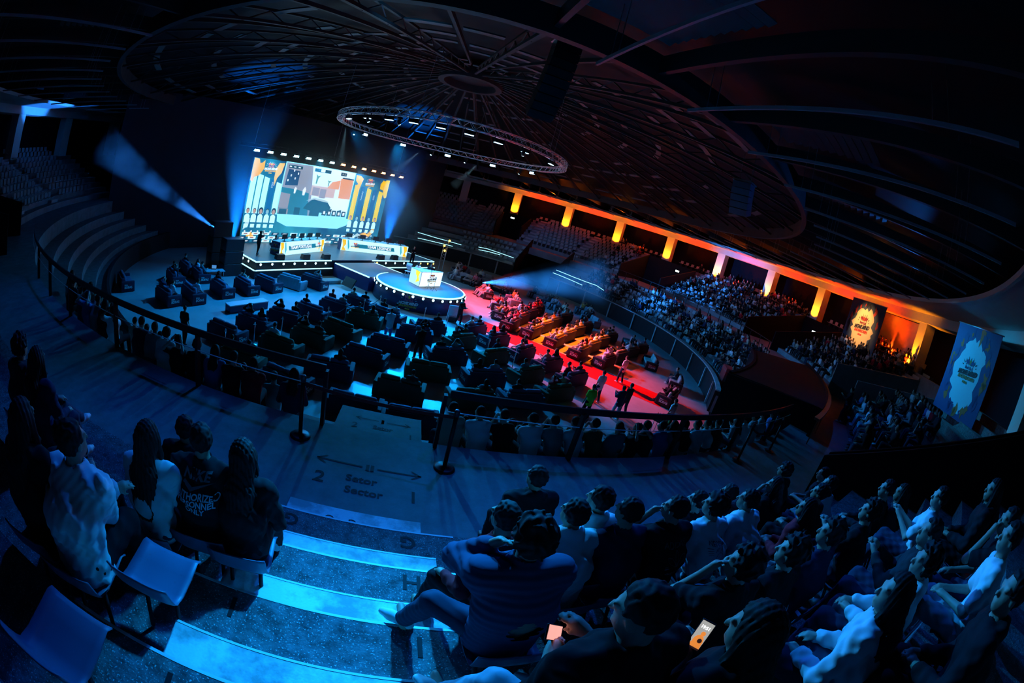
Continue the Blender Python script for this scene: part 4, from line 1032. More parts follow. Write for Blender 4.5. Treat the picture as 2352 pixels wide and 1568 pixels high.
def person_meshes(P, h, fine=False, hh=None):
    """returns name -> (verts, quads) for body, hair, top, trousers (and shoes)"""
    P = {**SITP, **P}; j = skeleton(P); lo, hi = volume_box(j); out = {}; hh = hh or h; s = P['s']
    R = [[j['hx'][i], j['hf'][i], j['hu'][i]] for i in range(3)]
    H = lambda x, y, z: j['hc'] + j['hx'] * x + j['hf'] * y + j['hu'] * z
    # body
    def head(v):
        v.ell(H(0, -.012, .025), (.074, .093, .098), R, .02); v.ell(H(0, .028, -.035), (.058, .066, .078), R, .03); v.ell(H(0, .055, -.092), (.03, .03, .022), R, .025)
        if fine:
            v.cap(H(0, .092, .012), H(0, .112, -.030), .008, .015, .010); v.ell(H(-.074, -.005, -.012), (.012, .024, .034), R, .006); v.ell(H(.074, -.005, -.012), (.012, .024, .034), R, .006)
            v.cap(H(-.045, .078, .026), H(.045, .078, .026), .013, .013, .012); v.cap(H(-.018, .088, -.062), H(.018, .088, -.062), .010, .010, .008); v.cap(H(-.014, .087, -.076), H(.014, .087, -.076), .010, .010, .006)
            for q in (-1, 1): v.ell(H(q * .032, .094, .006), (.017, .012, .011), R, .0, 'sub'); v.ell(H(q * .032, .083, .006), (.013, .013, .011), R, .003)
        else: v.cap(H(0, .092, .0), H(0, .11, -.03), .01, .016, .02)
        v.cap(j['nb'] + Vector((0, 0, -.03)), H(0, -.025, -.06), .058, .054, .03)
    v = Vol(lo, hi, h); torso(v, j, P); head(v)
    for q in (0, 1):
        v.cap(j['sh'][q], j['el'][q], .05, .041, .03); v.cap(j['el'][q], j['wr'][q], .041, .027, .015); hand(v, j, q, fine)
        v.cap(j['hip'][q], j['kn'][q], .083, .058, .04); v.cap(j['kn'][q], j['an'][q], .055, .038, .02); v.cap(j['an'][q] + Vector((0, -.03, -.045)), j['an'][q] + Vector((0, .15, -.055)), .038, .032, .02)
    out['body'] = v.mesh()
    # hair
    st_ = P['hair']; hlo = np.array(j['hc']) - .2; hhi = np.array(j['hc']) + .22
    if st_ in ('long', 'verylong'): hlo[2] -= .5; hlo[:2] -= .1; hhi[:2] += .1
    v = Vol(hlo, hhi, hh)
    if st_ == 'hood':
        v.ell(H(0, -.03, .015), (.103, .115, .13), R, .0); v.cap(H(0, -.06, -.06), j['nb'] + Vector((0, -.05, .0)), .09, .1, .05); v.ell(H(0, .09, -.005), (.068, .09, .085), R, 0, 'sub')
    elif st_ == 'cap':
        v.ell(H(0, -.012, .045), (.086, .104, .086), R, .0); n = j['hu']; v.plane(H(0, 0, .03), -n); v.cap(H(-.03, .09, .035), H(.03, .09, .035), .012, .012, 0); v.cap(H(-.03, .15, .028), H(.03, .15, .028), .012, .012, .05)
    else:
        b = dict(short=.012, fade=.008, curly=.03, long=.014, verylong=.014, bun=.012, bald=.004)[st_]
        v.ell(H(0, -.022, .033), (.076 + b, .093 + b, .096 + b), R, .0)
        if st_ == 'curly': v.wave(lambda X, Y, Z: .006 * (np.sin(X * 95 + 3 * np.sin(Y * 40)) + np.sin(Y * 105 + 3 * np.sin(Z * 35)) + np.sin(Z * 90 + 3 * np.sin(X * 45))))
        if st_ in ('long', 'verylong'):
            L = .30 if st_ == 'long' else .44; back = Vector((0, 0, 0)) - j['hf'] * .02; a0 = H(0, -.06, -.0); nbk = j['nb'] - j['fw'] * (.105 + .03 * P['build']); a1 = nbk + Vector((0, 0, -.02)); dn = (j['mid'] - j['nb']).normalized(); a2 = a1 + dn * (L - .1)
            v.cap(a0, a1, .082, .075, .05, .85); v.cap(a1, a2, .072, .045, .04, .6)
            for q in (-1, 1): v.cap(H(q * .075, -.01, .0), H(q * .075, .0, -.13), .03, .028, .03); v.cap(H(q * .075, .0, -.13), a1 + Vector((q * .09, .03, -.1)), .03, .025, .03)
            if fine: v.wave(lambda X, Y, Z: .0035 * (np.sin(X * 210 + Z * 9) + np.sin(Y * 190 + X * 60)))
        if st_ in ('short', 'fade', 'bun') and fine: v.wave(lambda X, Y, Z: .0028 * (np.sin(X * 130 + 2 * np.sin(Z * 70)) + np.sin(Y * 150 + 2 * np.sin(X * 80)) + np.sin(Z * 120 + 2 * np.sin(Y * 60))))
        if st_ == 'bun': v.ell(H(0, -.12, .05), (.045, .045, .045), R, .02)
        # the face, and at the back everything below the nape, stay free
        f0 = Vol(hlo, hhi, hh); f0.D[:] = -1
        sl, X, Y, Z = v.sub(hlo, hhi); x = [X - j['hc'][0], Y - j['hc'][1], Z - j['hc'][2]]
        lx = sum(x[i] * j['hx'][i] for i in range(3)); ly = sum(x[i] * j['hf'][i] for i in range(3)); lz = sum(x[i] * j['hu'][i] for i in range(3))
        face = np.maximum(-(ly - .035 - .25 * (lz - .02)), lz - .085) if st_ != 'bald' else lz - 0.5
        v.D = np.maximum(v.D, -np.maximum(-(ly - .05 + .0 * lz), lz - .075).astype(np.float32) * 1.0)
        v.D = np.maximum(v.D, -np.maximum(-(ly - .01), lz - .0).astype(np.float32)) if st_ not in ('long', 'verylong') else np.maximum(v.D, -np.maximum(np.maximum(-(ly - .02), lz - .0), np.abs(lx) - .062).astype(np.float32))
        if st_ not in ('long', 'verylong'): v.D = np.maximum(v.D, (-(lz + .075) - .25 * (ly + .05)).astype(np.float32))
        if st_ == 'fade': v.D = np.maximum(v.D, (-(lz - .01) + .35 * (ly + .02) * 0 - .0).astype(np.float32) - np.where(ly < -.05, .07, 0).astype(np.float32))
    out['hair'] = v.mesh()
    # top
    tp = P['top']; g = dict(tee=.017, long=.018, hoodie=.028, puffer=.034, shirt=.022)[tp] * P.get('loose', 1.0)
    v = Vol(lo, hi, h); torso(v, j, P, g, .05 if P['kind'] == 'sit' else .12)
    for q in (0, 1):
        if tp == 'tee':
            e = j['sh'][q] + (j['el'][q] - j['sh'][q]) * .72; v.cap(j['sh'][q], e, .05 + g, .056 + g, .04)
        else:
            v.cap(j['sh'][q], j['el'][q], .05 + g, .043 + g, .04); w = j['el'][q] + (j['wr'][q] - j['el'][q]) * .93; v.cap(j['el'][q], w, .043 + g, .032 + g * .7, .02)
    if tp == 'hoodie' and st_ != 'hood': v.cap(j['nb'] + Vector((-.07, -.07, .03)), j['nb'] + Vector((.07, -.07, .03)), .05, .05, .03); v.cap(j['nb'] + Vector((0, -.085, .0)), j['nb'] + Vector((0, -.10, -.12)), .06, .03, .03, .7)
    if tp == 'shirt': v.cap(j['nb'] + Vector((-.04, -.02, .045)), j['nb'] + Vector((.04, -.02, .045)), .06, .06, .02)
    if fine:
        if tp == 'puffer': v.wave(lambda X, Y, Z: -.010 * np.abs(np.sin((Z + .25 * Y) * 66)) + .006)
        else: v.wave(lambda X, Y, Z: (.004 * np.sin(X * 34 + Z * 48 + 1.8 * np.sin(Y * 26 + X * 9)) + .003 * np.sin(Y * 55 - Z * 40 + X * 25 + 2 * np.sin(Z * 17)) + .0018 * np.sin(X * 90 - Z * 70 + 2 * np.sin(Z * 22))) * P.get('loose', 1.0))
    v.cap(j['nb'] + Vector((0, .015, .05)), j['nb'] + Vector((0, .03, .2)), .062, .09, 0, op='sub')
    out['top'] = v.mesh()
    # trousers
    v = Vol(lo, hi, h); bw = P['build']; g = .016 * P.get('loose', 1.0)
    v.cap(j['pel'] + Vector((0, 0, -.02)), j['pel'] + Vector((0, .0, .07)), .118 * bw + .012, .112 * bw + .01, .04, .74)
    for q in (0, 1):
        v.cap(j['hip'][q], j['kn'][q], .085 + g, .062 + g, .05); a = j['an'][q]
        v.cap(j['kn'][q], a, .060 + g, .045 + g, .025)
    if fine: v.wave(lambda X, Y, Z: .003 * np.sin(X * 55 + Y * 40 + Z * 30) + .003 * np.sin(Z * 75 - Y * 50))
    out['trousers'] = v.mesh()
    for q in (0, 1):
        a = j['an'][q]; ff = Vector(P.get('toe', (0, 1, 0))).normalized()
        v = Vol(np.array(a) - .3, np.array(a) + .32, h * .8); 
        v.cap(a - ff * .035 + Vector((0, 0, -.035)), a + ff * .10 + Vector((0, 0, -.05)), .046, .042, .03, .95); v.cap(a + ff * .10 + Vector((0, 0, -.05)), a + ff * .165 + Vector((0, 0, -.06)), .043, .03, .02, .9); v.cap(a - ff * .02, a - ff * .02 + Vector((0, 0, .03)), .048, .05, .02)
        v.plane(a + Vector((0, 0, -.088)), (0, 0, -1)); out['shoe%d' % q] = v.mesh()
    return out, j
SKIN = [mat('skin_%d' % i, c, .5, spec=.4) for i, c in enumerate(((.50, .30, .22), (.42, .24, .16), (.58, .38, .29), (.26, .14, .09)))]
HAIR = [mat('hair_%d' % i, c, .7, spec=.25) for i, c in enumerate(((.008, .007, .007), (.02, .013, .009), (.05, .03, .018)))]
CL = {n: mat('cloth_' + n, c, .85, spec=.15) for n, c in dict(black=(.012, .012, .014), charcoal=(.035, .036, .04), navy=(.02, .03, .07), white=(.80, .81, .82), grey=(.28, .29, .30), red=(.5, .02, .03), blue=(.08, .16, .4), quilt=(.05, .075, .15),
      beige=(.5, .42, .32), olive=(.10, .11, .06), denim=(.035, .05, .09), palejean=(.38, .46, .55), hivis=(.25, .75, .05), orange=(.7, .22, .04), teal=(.04, .2, .22), pink=(.6, .2, .3)).items()}
SHOE_W = mat('shoe_white', (.7, .72, .74), .6); SHOE_B = mat('shoe_black', (.015, .015, .016), .5)
def make_person(P, h, fine=False, mats=None, name='person', shoes=True, hh=None):
    ms, j = person_meshes(P, h, fine, hh); mats = mats or {}
    body = link_mesh(name, mesh_np('body', *ms['body']), mats.get('skin', SKIN[0]))
    for k, nm in (('hair', {'cap': 'cap', 'hood': 'hood'}.get({**SITP, **P}['hair'], 'hair')), ('top', {'tee': 't_shirt', 'long': 'sweater', 'hoodie': 'hoodie', 'puffer': 'padded_jacket', 'shirt': 'shirt'}[{**SITP, **P}['top']]), ('trousers', 'trousers')):
        if k == 'hair' and {**SITP, **P}['hair'] == 'bald': continue
        if len(ms[k][0]): link_mesh(nm, mesh_np(nm, *ms[k]), mats.get(k, CL['black'] if k != 'hair' else HAIR[0]), body)
    if shoes:
        for q in (0, 1): link_mesh('shoe', mesh_np('shoe', *ms['shoe%d' % q]), mats.get('shoe', SHOE_B), body)
    return body, j
def recolor(o, mats):
    o.material_slots[0].link = 'OBJECT'; o.material_slots[0].material = mats['skin']
    for c in o.children:
        k = {'h': 'hair', 'c': 'hair'}.get(c.name[0]) if c.name.startswith(('hair', 'cap', 'hood')) and not c.name.startswith('hoodie') else 'trousers' if c.name.startswith('trousers') else 'shoe' if c.name.startswith('shoe') else 'top'
        if k in mats: c.material_slots[0].link = 'OBJECT'; c.material_slots[0].material = mats[k]
# ---------------------------------------------------------------- the audience on the near stand
ROWZ = dict(G=4.44, H=4.84, I=5.24, J=5.64, K=6.04)
def M_(top, tr='black', skin=0, hair=0, shoe='b'):
    return dict(top=CL[top], trousers=CL[tr], skin=SKIN[skin], hair=HAIR[hair], shoe=SHOE_W if shoe == 'w' else SHOE_B)
STG = Vector((-7, 6))
def put(head, row, P, mats, label, h=.013, turn=0.0, group=None, zoff=0.0, reach=None):
    P = dict(P); P.setdefault('s', 1.05)
    d = (STG - Vector(head)).normalized(); f = -Vector(head).normalized(); base = (f * .5 + d * .5).normalized()
    rz = math.atan2(base.y, base.x) - PI / 2 + turn
    j = skeleton({**SITP, **P}); R2 = Matrix.Rotation(rz, 3, 'Z'); hc = R2 @ j['hc']
    z = ROWZ[row] if isinstance(row, str) else row
    if reach:
        o0 = Vector((head[0] - hc.x, head[1] - hc.y, z + zoff)); cur = [Vector(v) for v in (j['wr'])]; Ri = R2.transposed()
        P['arms'] = [tuple(Ri @ (Vector(v) - o0)) if v is not None else tuple(cur[i]) for i, v in enumerate(reach)]
    o, j = make_person(P, h, h < .016, mats, hh=h * .7); o.location = (head[0] - hc.x, head[1] - hc.y, z + zoff); o.rotation_euler = (0, 0, rz)
    tag(o, label, 'person', group); o['_rz'] = rz
    NEAR.append((o, rz, z)); return o, j
NEAR = []
nm1, j1 = put((-1.8, -31.57), 'I', dict(lean=.42, arms='crossed', top='long', loose=2.0, hair='short', yaw=-.25, build=1.08), M_('white', 'black', 0, 0), 'person in long white jacket leaning forward beside an empty seat')
put((-1.71, -30.85), 'H', dict(lean=.2, top='tee', hair='verylong', yaw=.1, arms='lap'), M_('white', 'denim', 2, 1), 'person with long wavy hair over white tee, seen from behind')
nike, jn = put((-1.32, -30.68), 'H', dict(lean=.22, top='tee', loose=1.5, hair='short', yaw=.3, arms='knees', build=1.1), M_('black', 'palejean', 1, 0, 'w'), 'person in black tee lettered NIKE AUTHORIZED PERSONNEL ONLY')
put((-1.82, -30.1), 'G', dict(lean=.15, top='hoodie', hair='short', yaw=.1), M_('black', 'black', 1, 0), 'person in black hoodie in front of the lettered tee')
put((-.99, -30.66), 'H', dict(lean=.35, top='long', hair='long', yaw=.35, arms='knees', s=1.0), M_('black', 'charcoal', 0, 0, 'w'), 'person with long dark hair in black beside the stair letter H')
put((-2.25, -31.65), 'I', dict(lean=.2, top='hoodie', hair='long', yaw=.2), M_('black', 'black', 1, 0), 'person all in black beside the long white jacket')
put((-4.01, -30.43), 'H', dict(lean=.1, top='hoodie', hair='curly', yaw=.1), M_('charcoal', 'denim', 1, 0), 'person in charcoal hoodie, third beyond the white tee in the near row')
put((-3.56, -30.49), 'H', dict(lean=.2, top='long', hair='long', yaw=.2, arms='knees', anL=(-.2, .85, .2), kneeL=(-.15, .5, .55)), M_('navy', 'denim', 0, 0, 'w'), 'person in navy with legs stretched onto the walkway')
put((-2.37, -31.2), 'H', dict(lean=.2, top='shirt', hair='short', yaw=.2), M_('charcoal', 'black', 1, 0), 'person in charcoal shirt between the white jacket and the dark row end')
put((1.39, -29.78), 'G', dict(lean=.2, top='hoodie', hair='short', yaw=.3, arms='knees', s=1.08, build=1.05), M_('black', 'black', 1, 0), 'person in black hoodie at the very front beside the walkway')
p9, _ = put((.82, -30.84), 'H', dict(lean=.3, top='long', hair='short', yaw=.4, arms='knees', anL=(-.42, .28, .07), kneeL=(-.34, .22, .55), toe=(-.9, .4, 0), twist=.2), M_('red', 'black', 1, 0), 'person in dark red sleeves with patterned shoe out on the stair')
p10, j10 = put((.74, -31.49), 'I', dict(lean=.12, top='puffer', hair='curly', yaw=.15, build=1.12, s=1.08, arms=((-.15, .20, 1.10), (.18, .36, .62)), hintL=(-.5, -.15, -.85), kneeL=(-.36, .22, .55), anL=(-.46, .42, .07), toe=(-.8, .6, 0)), M_('quilt', 'denim', 0, 0, 'w'), 'person in quilted navy jacket holding a hand to the face')
put((1.35, -30.74), 'H', dict(lean=.3, top='shirt', hair='short', yaw=.35, build=1.08), M_('white', 'denim', 1, 0), 'person in pale ribbed shirt beside the navy quilted jacket')
put((1.66, -30.50), 'H', dict(lean=.32, top='shirt', hair='short', yaw=.5, s=.98), M_('white', 'black', 0, 0), 'person with white collar half hidden beyond the plain navy sweater')
put((1.82, -30.70), 'H', dict(lean=.2, top='long', hair='short', yaw=.3, build=1.08), M_('navy', 'denim', 0, 0), 'person in plain navy sweater seen from behind')
p14, j14 = put((.84, -32.27), 'J', dict(lean=.32, top='tee', loose=1.3, hair='fade', yaw=.5, pitch=.25, s=1.1, build=1.15, arms=((-.12, .36, .74), (.06, .42, .80)), kneeL=(-.30, .34, .56), anL=(-.42, .52, .09), toe=(-.6, .8, 0)), M_('black', 'palejean', 2, 0, 'w'), 'person with faded haircut and black tee bending over a phone')
ad, jad = put((2.3, -30.66), 'H', dict(lean=.2, top='tee', loose=1.5, hair='short', yaw=.5, arms='chin', build=1.1), M_('black', 'black', 0, 0), 'person in black tee with big ADIDAS outline logo')
put((3.2, -30.0), 'G', dict(lean=.2, top='tee', hair='short', yaw=.4), M_('black', 'denim', 2, 0), 'person with glasses in front of the printed white tee')
wt, jwt = put((2.82, -30.59), 'H', dict(lean=.35, top='tee', loose=1.3, hair='curly', yaw=.45, build=1.05), M_('white', 'denim', 0, 0), 'person in white tee with line drawing and writing on the back')
put((3.8, -29.86), 'G', dict(lean=.2, top='hoodie', hair='short', yaw=.2), M_('charcoal', 'black', 1, 0), 'person in charcoal hoodie on the front row beyond the glasses')
put((3.37, -30.5), 'H', dict(lean=.42, top='shirt', loose=1.4, hair='short', yaw=.45, build=1.08), M_('white', 'denim', 1, 0), 'person in wide striped white shirt bending forward')
put((5.49, -29.3), 'G', dict(lean=.1, top='hoodie', hair='curly', yaw=.2, build=1.1), M_('black', 'black', 1, 0), 'person with big curly hair by the belt stanchion')
put((4.88, -29.68), 'G', dict(lean=.2, top='tee', hair='long', yaw=.4, arms='chin'), M_('black', 'black', 0, 0), 'person with hand at the mouth beside the big curly hair')
put((4.14, -30.76), 'H', dict(lean=.2, top='long', hair='long', yaw=.5), M_('red', 'black', 1, 0), 'person with long dark hair in bright red top')
put((4.74, -30.49), 'H', dict(lean=.15, top='long', hair='bun', yaw=.4), M_('black', 'black', 1, 0), 'person in black between the red top and the white shirt')
put((5.21, -30.32), 'H', dict(lean=.15, top='shirt', hair='short', yaw=.5), M_('white', 'denim', 0, 0), 'person in white shirt with raised face near the row end')
put((6.52, -29.42), 'G', dict(lean=.1, top='tee', hair='short', yaw=.5), M_('charcoal', 'black', 2, 0), 'person in charcoal tee sitting last by the dark barrier')
put((3.2, -31.62), 'I', dict(lean=.05, top='long', hair='curly', yaw=.5), M_('navy', 'denim', 0, 0), 'person in navy sweater leaning back behind the red top')
p27, j27 = put((2.01, -31.75), 'I', dict(lean=.15, top='tee', loose=1.4, hair='curly', yaw=.45, arms='chin', build=1.1), M_('black', 'black', 0, 0), 'person in black with hand on mouth sitting before the lit phone')
bt, jbt = put((2.53, -31.73), 'I', dict(lean=.05, top='tee', loose=1.3, hair='curly', yaw=.45), M_('black', 'denim', 2, 0), 'person in black tee with white script across the back')
put((5.31, -31.12), 'I', dict(lean=.0, top='long', hair='short', yaw=.5), M_('black', 'palejean', 0, 0), 'person in black leaning back with pale jeans near the barrier')
put((5.63, -31.25), 'I', dict(lean=.0, top='long', hair='long', yaw=.4), M_('charcoal', 'denim', 1, 1), 'person in charcoal, last of the third row before the barrier')
put((4.94, -31.96), 'J', dict(lean=.0, top='tee', hair='short', yaw=.5, arms='phone'), M_('white', 'denim', 2, 0), 'person in white tee with a tattoo arm near the upper barrier')
put((4.9, -32.56), 'K', dict(lean=.1, top='hoodie', hair='long', yaw=.4), M_('black', 'black', 1, 0), 'person in black hoodie high by the barrier')
put((4.25, -31.45), 'I', dict(lean=.05, top='long', hair='curly', yaw=.4, arms='phone'), M_('black', 'denim', 0, 0), 'person in black with clasped hands and ripped jeans')
put((3.67, -32.32), 'J', dict(lean=.05, top='long', hair='short', yaw=.5, arms='phone'), M_('charcoal', 'denim', 0, 0), 'person in charcoal with clasped hands beside the white hoodie')
put((3.08, -32.54), 'J', dict(lean=.02, top='hoodie', hair='curly', yaw=.5), M_('white', 'denim', 0, 0), 'person with glasses in pale hoodie leaning back')
put((2.38, -32.6), 'J', dict(lean=.22, top='long', loose=1.6, hair='verylong', yaw=.5, arms='knees'), M_('white', 'denim', 2, 0), 'person with long straight hair in shiny pale top')
put((4.05, -32.95), 'K', dict(lean=.1, top='tee', hair='short', yaw=.4, arms='chin'), M_('black', 'denim', 1, 0), 'person in black tee with hand at chin high on the stand')
put((3.55, -33.05), 'K', dict(lean=.1, top='tee', hair='short', yaw=.4), M_('white', 'palejean', 0, 0), 'person in white tee high on the stand')
put((2.5, -33.26), 'K', dict(lean=.15, top='hoodie', hair='short', yaw=.5), M_('black', 'black', 0, 0), 'person in black seen from the side close below the camera')
p40, j40 = put((1.28, -32.44), 'J', dict(lean=.3, top='hoodie', hair='verylong', yaw=.2, pitch=.2, arms='lap'), M_('black', 'black', 0, 1), 'person with long dark hair holding a lit phone', reach=((1.31, -32.23, 6.44), None))
# prints on the backs: lettering laid onto the cloth
def back_print(o, j, lines, color, y0=0.0, yaw=0.0, extra=None, xs=0.0):
    top = [c for c in o.children if c.name.startswith(('t_shirt', 'sweater', 'hoodie', 'shirt'))][0]
    me = top.data; bvh = BVHTree.FromPolygons([v.co for v in me.vertices], [tuple(p.vertices) for p in me.polygons])
    up = (j['nb'] - j['mid']).normalized(); x = Vector((-1, 0, 0)) * -1; bk = -j['fw']
    x = Vector((1, 0, 0)); c = j['nb'] + bk * .35
    b = MB()
    def proj(px, py):
        p = c + x * px + up * py; hit = bvh.ray_cast(p, j['fw'])
        return (hit[0] + bk * .009) if hit[0] is not None else p - bk * .2
    def lay(vs, fs): b.add([proj(v[0], v[1]) for v in vs], fs)
    for (s, size, px, py, kw) in lines:
        vs, fs = text_geo(s, size, extrude=0, **kw); lay([(v.x + px + xs, v.y + py + y0) for v in vs], fs)
    for pl in (extra or []): lay([(p[0] + xs, p[1] + y0) for p in pl], [tuple(range(len(pl)))])
    return b.build('print', color, o)
dimp = mat('print_dim', (.10, .13, .15), .7); brt = mat('print_bright', (.75, .8, .85), .7); inkb = mat('print_ink', (.03, .05, .12), .7)
back_print(nike, jn, [('NIKE', .10, -.01, -.02, dict(font_shear=.25, bold=.003))], dimp, extra=[[(-.12, -.085), (-.04, -.115), (.14, -.045), (-.03, -.09), (-.1, -.06)]])
back_print(nike, jn, [('AUTHORIZED', .058, 0, -.145, dict(bold=.0015)), ('PERSONNEL', .058, 0, -.193, dict(bold=.0015)), ('ONLY', .058, 0, -.241, dict(bold=.0015))], brt)
def strokes(pts, w=.006, closed=False):
    o = []; q = pts + ([pts[0]] if closed else [])
    for a, c in zip(q, q[1:]):
        d = Vector(c) - Vector(a); L = max(d.length, 1e-5); n = Vector((-d.y, d.x)) / L * w / 2
        o.append([(a[0] + n.x, a[1] + n.y), (a[0] - n.x, a[1] - n.y), (c[0] - n.x, c[1] - n.y), (c[0] + n.x, c[1] + n.y)])
    return o
leaf = lambda cx, ang: [(cx + .0 + r * math.sin(ang + da) , -.24 + r * math.cos(ang + da)) for r, da in ((.0, 0), (.06, .32), (.105, .22), (.135, 0), (.105, -.22), (.06, -.32))]
tref = sum([strokes(leaf(0, a), .005, True) for a in (-.85, 0, .85)], []) + strokes([(-.1, -.255), (.1, -.255)], .012) + strokes([(-.1, -.28), (.1, -.28)], .012)
back_print(ad, jad, [('ADIDAS', .07, 0, -.075, dict()), ('originals', .055, .01, -.325, dict(font_shear=.3))], dimp, extra=tref)
back_print(ad, jad, [('originals', .05, .01, -.325, dict(font_shear=.3))], brt, extra=strokes([(-.1, -.275), (.1, -.275)], .006))
face = strokes([(.0 + .045 * math.cos(t * .5), -.22 + .06 * math.sin(t * .5)) for t in range(13)], .003) + strokes([(-.02, -.21), (-.01, -.2), (0, -.21)], .003) + strokes([(.015, -.21), (.03, -.2)], .003) + strokes([(-.01, -.25), (.02, -.25)], .003) + \
    sum([strokes([(-.13, -.14 - .018 * q), (-.07, -.135 - .018 * q)], .004) for q in range(4)], []) + sum([strokes([(-.05 + .02 * q, -.16 + .01 * (q % 2)), (-.035 + .02 * q, -.13 + .012 * (q % 3))], .004) for q in range(5)], [])
back_print(wt, jwt, [('NEW', .05, -.05, -.10, dict()), ('DAY', .05, .06, -.10, dict())], inkb, extra=face)
back_print(bt, jbt, [('And', .15, 0, -.22, dict(font_shear=.35, bold=.002))], brt, extra=sum([strokes([(-.1 + .03 * q, -.33), (-.08 + .03 * q, -.30)], .006) for q in range(6)], []))
# seats of the near stand
def make_seat():
    e = empty('stadium_seat'); b = MB(); n = 9; W_ = .44
    prof = [(.21, .425), (.17, .44), (.05, .43), (-.10, .425), (-.19, .44), (-.225, .50), (-.24, .56), (-.252, .63), (-.258, .66)]
    vs = []; fs = []
    for (y, z) in prof:
        for i in range(n):
            u = -1 + 2 * i / (n - 1); k = abs(u) ** 4
            vs.append((u * W_ / 2, y + .02 * k * (1 if z > .47 else 0), z + (.03 * k if z < .47 else -.05 * k * (1 if z > .7 else 0))))
    m0 = len(vs); vs += [(x, y - .012 if z > .47 else y, z - .014 if z < .47 else z) for x, y, z in vs]
    for r in range(len(prof) - 1):
        for i in range(n - 1):
            a = r * n + i; fs.append((a, a + 1, a + n + 1, a + n)); fs.append((m0 + a, m0 + a + n, m0 + a + n + 1, m0 + a + 1))
    R_ = len(prof)
    for r in range(R_ - 1):
        for i in (0, n - 1): a = r * n + i; q = (a, a + n, m0 + a + n, m0 + a); fs.append(q if i == 0 else q[::-1])
    for i in range(n - 1):
        fs.append((i, m0 + i, m0 + i + 1, i + 1)); a = (R_ - 1) * n + i; fs.append((a, a + 1, m0 + a + 1, m0 + a))
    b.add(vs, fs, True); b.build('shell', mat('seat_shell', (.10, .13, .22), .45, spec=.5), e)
    b = MB(); b.box((0, -.05, .40), (.30, .22, .03)); b.tube([(-.12, -.05, .40), (-.12, -.2, .02)], .018, 6); b.tube([(.12, -.05, .40), (.12, -.2, .02)], .018, 6); b.build('bracket', dark_paint, e)
    return e
seat0 = make_seat()
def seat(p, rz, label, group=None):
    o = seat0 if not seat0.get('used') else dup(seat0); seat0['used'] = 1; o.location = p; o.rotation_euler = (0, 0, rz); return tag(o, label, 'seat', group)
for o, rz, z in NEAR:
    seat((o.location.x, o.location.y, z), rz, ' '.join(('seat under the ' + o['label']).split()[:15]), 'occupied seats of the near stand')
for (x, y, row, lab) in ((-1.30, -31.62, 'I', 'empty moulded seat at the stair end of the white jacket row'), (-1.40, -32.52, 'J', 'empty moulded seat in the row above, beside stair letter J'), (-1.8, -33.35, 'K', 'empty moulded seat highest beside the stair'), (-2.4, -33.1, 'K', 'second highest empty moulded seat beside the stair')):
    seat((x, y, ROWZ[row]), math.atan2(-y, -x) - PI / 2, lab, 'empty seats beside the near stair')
# held and set-down things
def phone(p, M3, label, face_mat):
    e = empty('phone', p); e.rotation_euler = M3.to_euler(); tag(e, label, 'phone')
    b = MB(); b.bevbox((0, 0, 0), (.075, .155, .009), .004); b.build('phone_body', black_plastic, e)
    b = MB(); rect2(b, -.033, -.071, .033, .071, Matrix.Identity(4), .0052); b.build('phone_screen', face_mat, e); return e
scr = emat('phone_screen_grey', (.42, .42, .40), .9)
R40 = Matrix.Rotation(p40.rotation_euler.z, 3, 'Z'); wr = Vector((1.365, -32.215, 6.53))
look = (Vector((0, -33, 7.892)) - wr).normalized(); right = Vector((0, 0, 1)).cross(look).normalized(); upv = look.cross(right)
Mp = Matrix((right, upv, look)).transposed() @ Matrix.Rotation(.12, 3, 'Z') @ Matrix.Rotation(.25, 3, 'X')
ph = phone(wr, Mp, 'lit phone showing the time and a picture, held up by a spectator', scr)
b = MB(); add_text(b, '19:51', .022, Matrix.Translation((0, .042, .0058)), extrude=0, bold=.001); b.build('clock', emat('phone_white', (1, 1, 1), 1.2), ph)
b = MB(); disc2(b, .004, -.03, .026, Matrix.Identity(4), .0057, 14, .034); disc2(b, .008, .012, .012, Matrix.Identity(4), .0057, 12); poly2(b, [(-.03, -.065), (.033, -.065), (.03, -.03), (-.02, -.035)], Matrix.Identity(4), .0056); b.build('picture', emat('phone_orange', (.9, .28, .05), .9), ph)
b = MB(); disc2(b, .012, -.025, .012, Matrix.Identity(4), .0060, 10); poly2(b, [(-.033, -.071), (.033, -.071), (.033, -.062), (-.033, -.062)], Matrix.Identity(4), .006); b.build('picture_shade', emat('phone_dark', (.05, .02, .02), .5), ph)
R14 = Matrix.Rotation(p14.rotation_euler.z, 3, 'Z'); wr = p14.location + R14 @ (j14['wr'][0] + Vector((.04, .10, .05))); look = (Vector((0, -33, 7.892)) - wr).normalized(); sd = Vector((0, 0, 1)).cross(look).normalized(); nz = (look * .03 + sd * .85 + Vector((0, 0, .45))).normalized(); xa = nz.cross(look).normalized(); M14 = Matrix((xa, nz.cross(xa), nz)).transposed()
phone(wr, M14, 'phone with white and red screen lying in the hands of the faded haircut', emat('phone_red', (1, .45, .38), 1.0))
b = MB(); b.lathe([(.028, 0), (.036, .095), (.034, .095), (.027, .004)], (0, 0, 0), 16); o = b.build('cup', mat('cup_dark', (.08, .02, .04), .3), None, (-.90, -30.36, 4.84)); tag(o, 'small dark cup standing on the stair edge beside the letter H', 'cup')
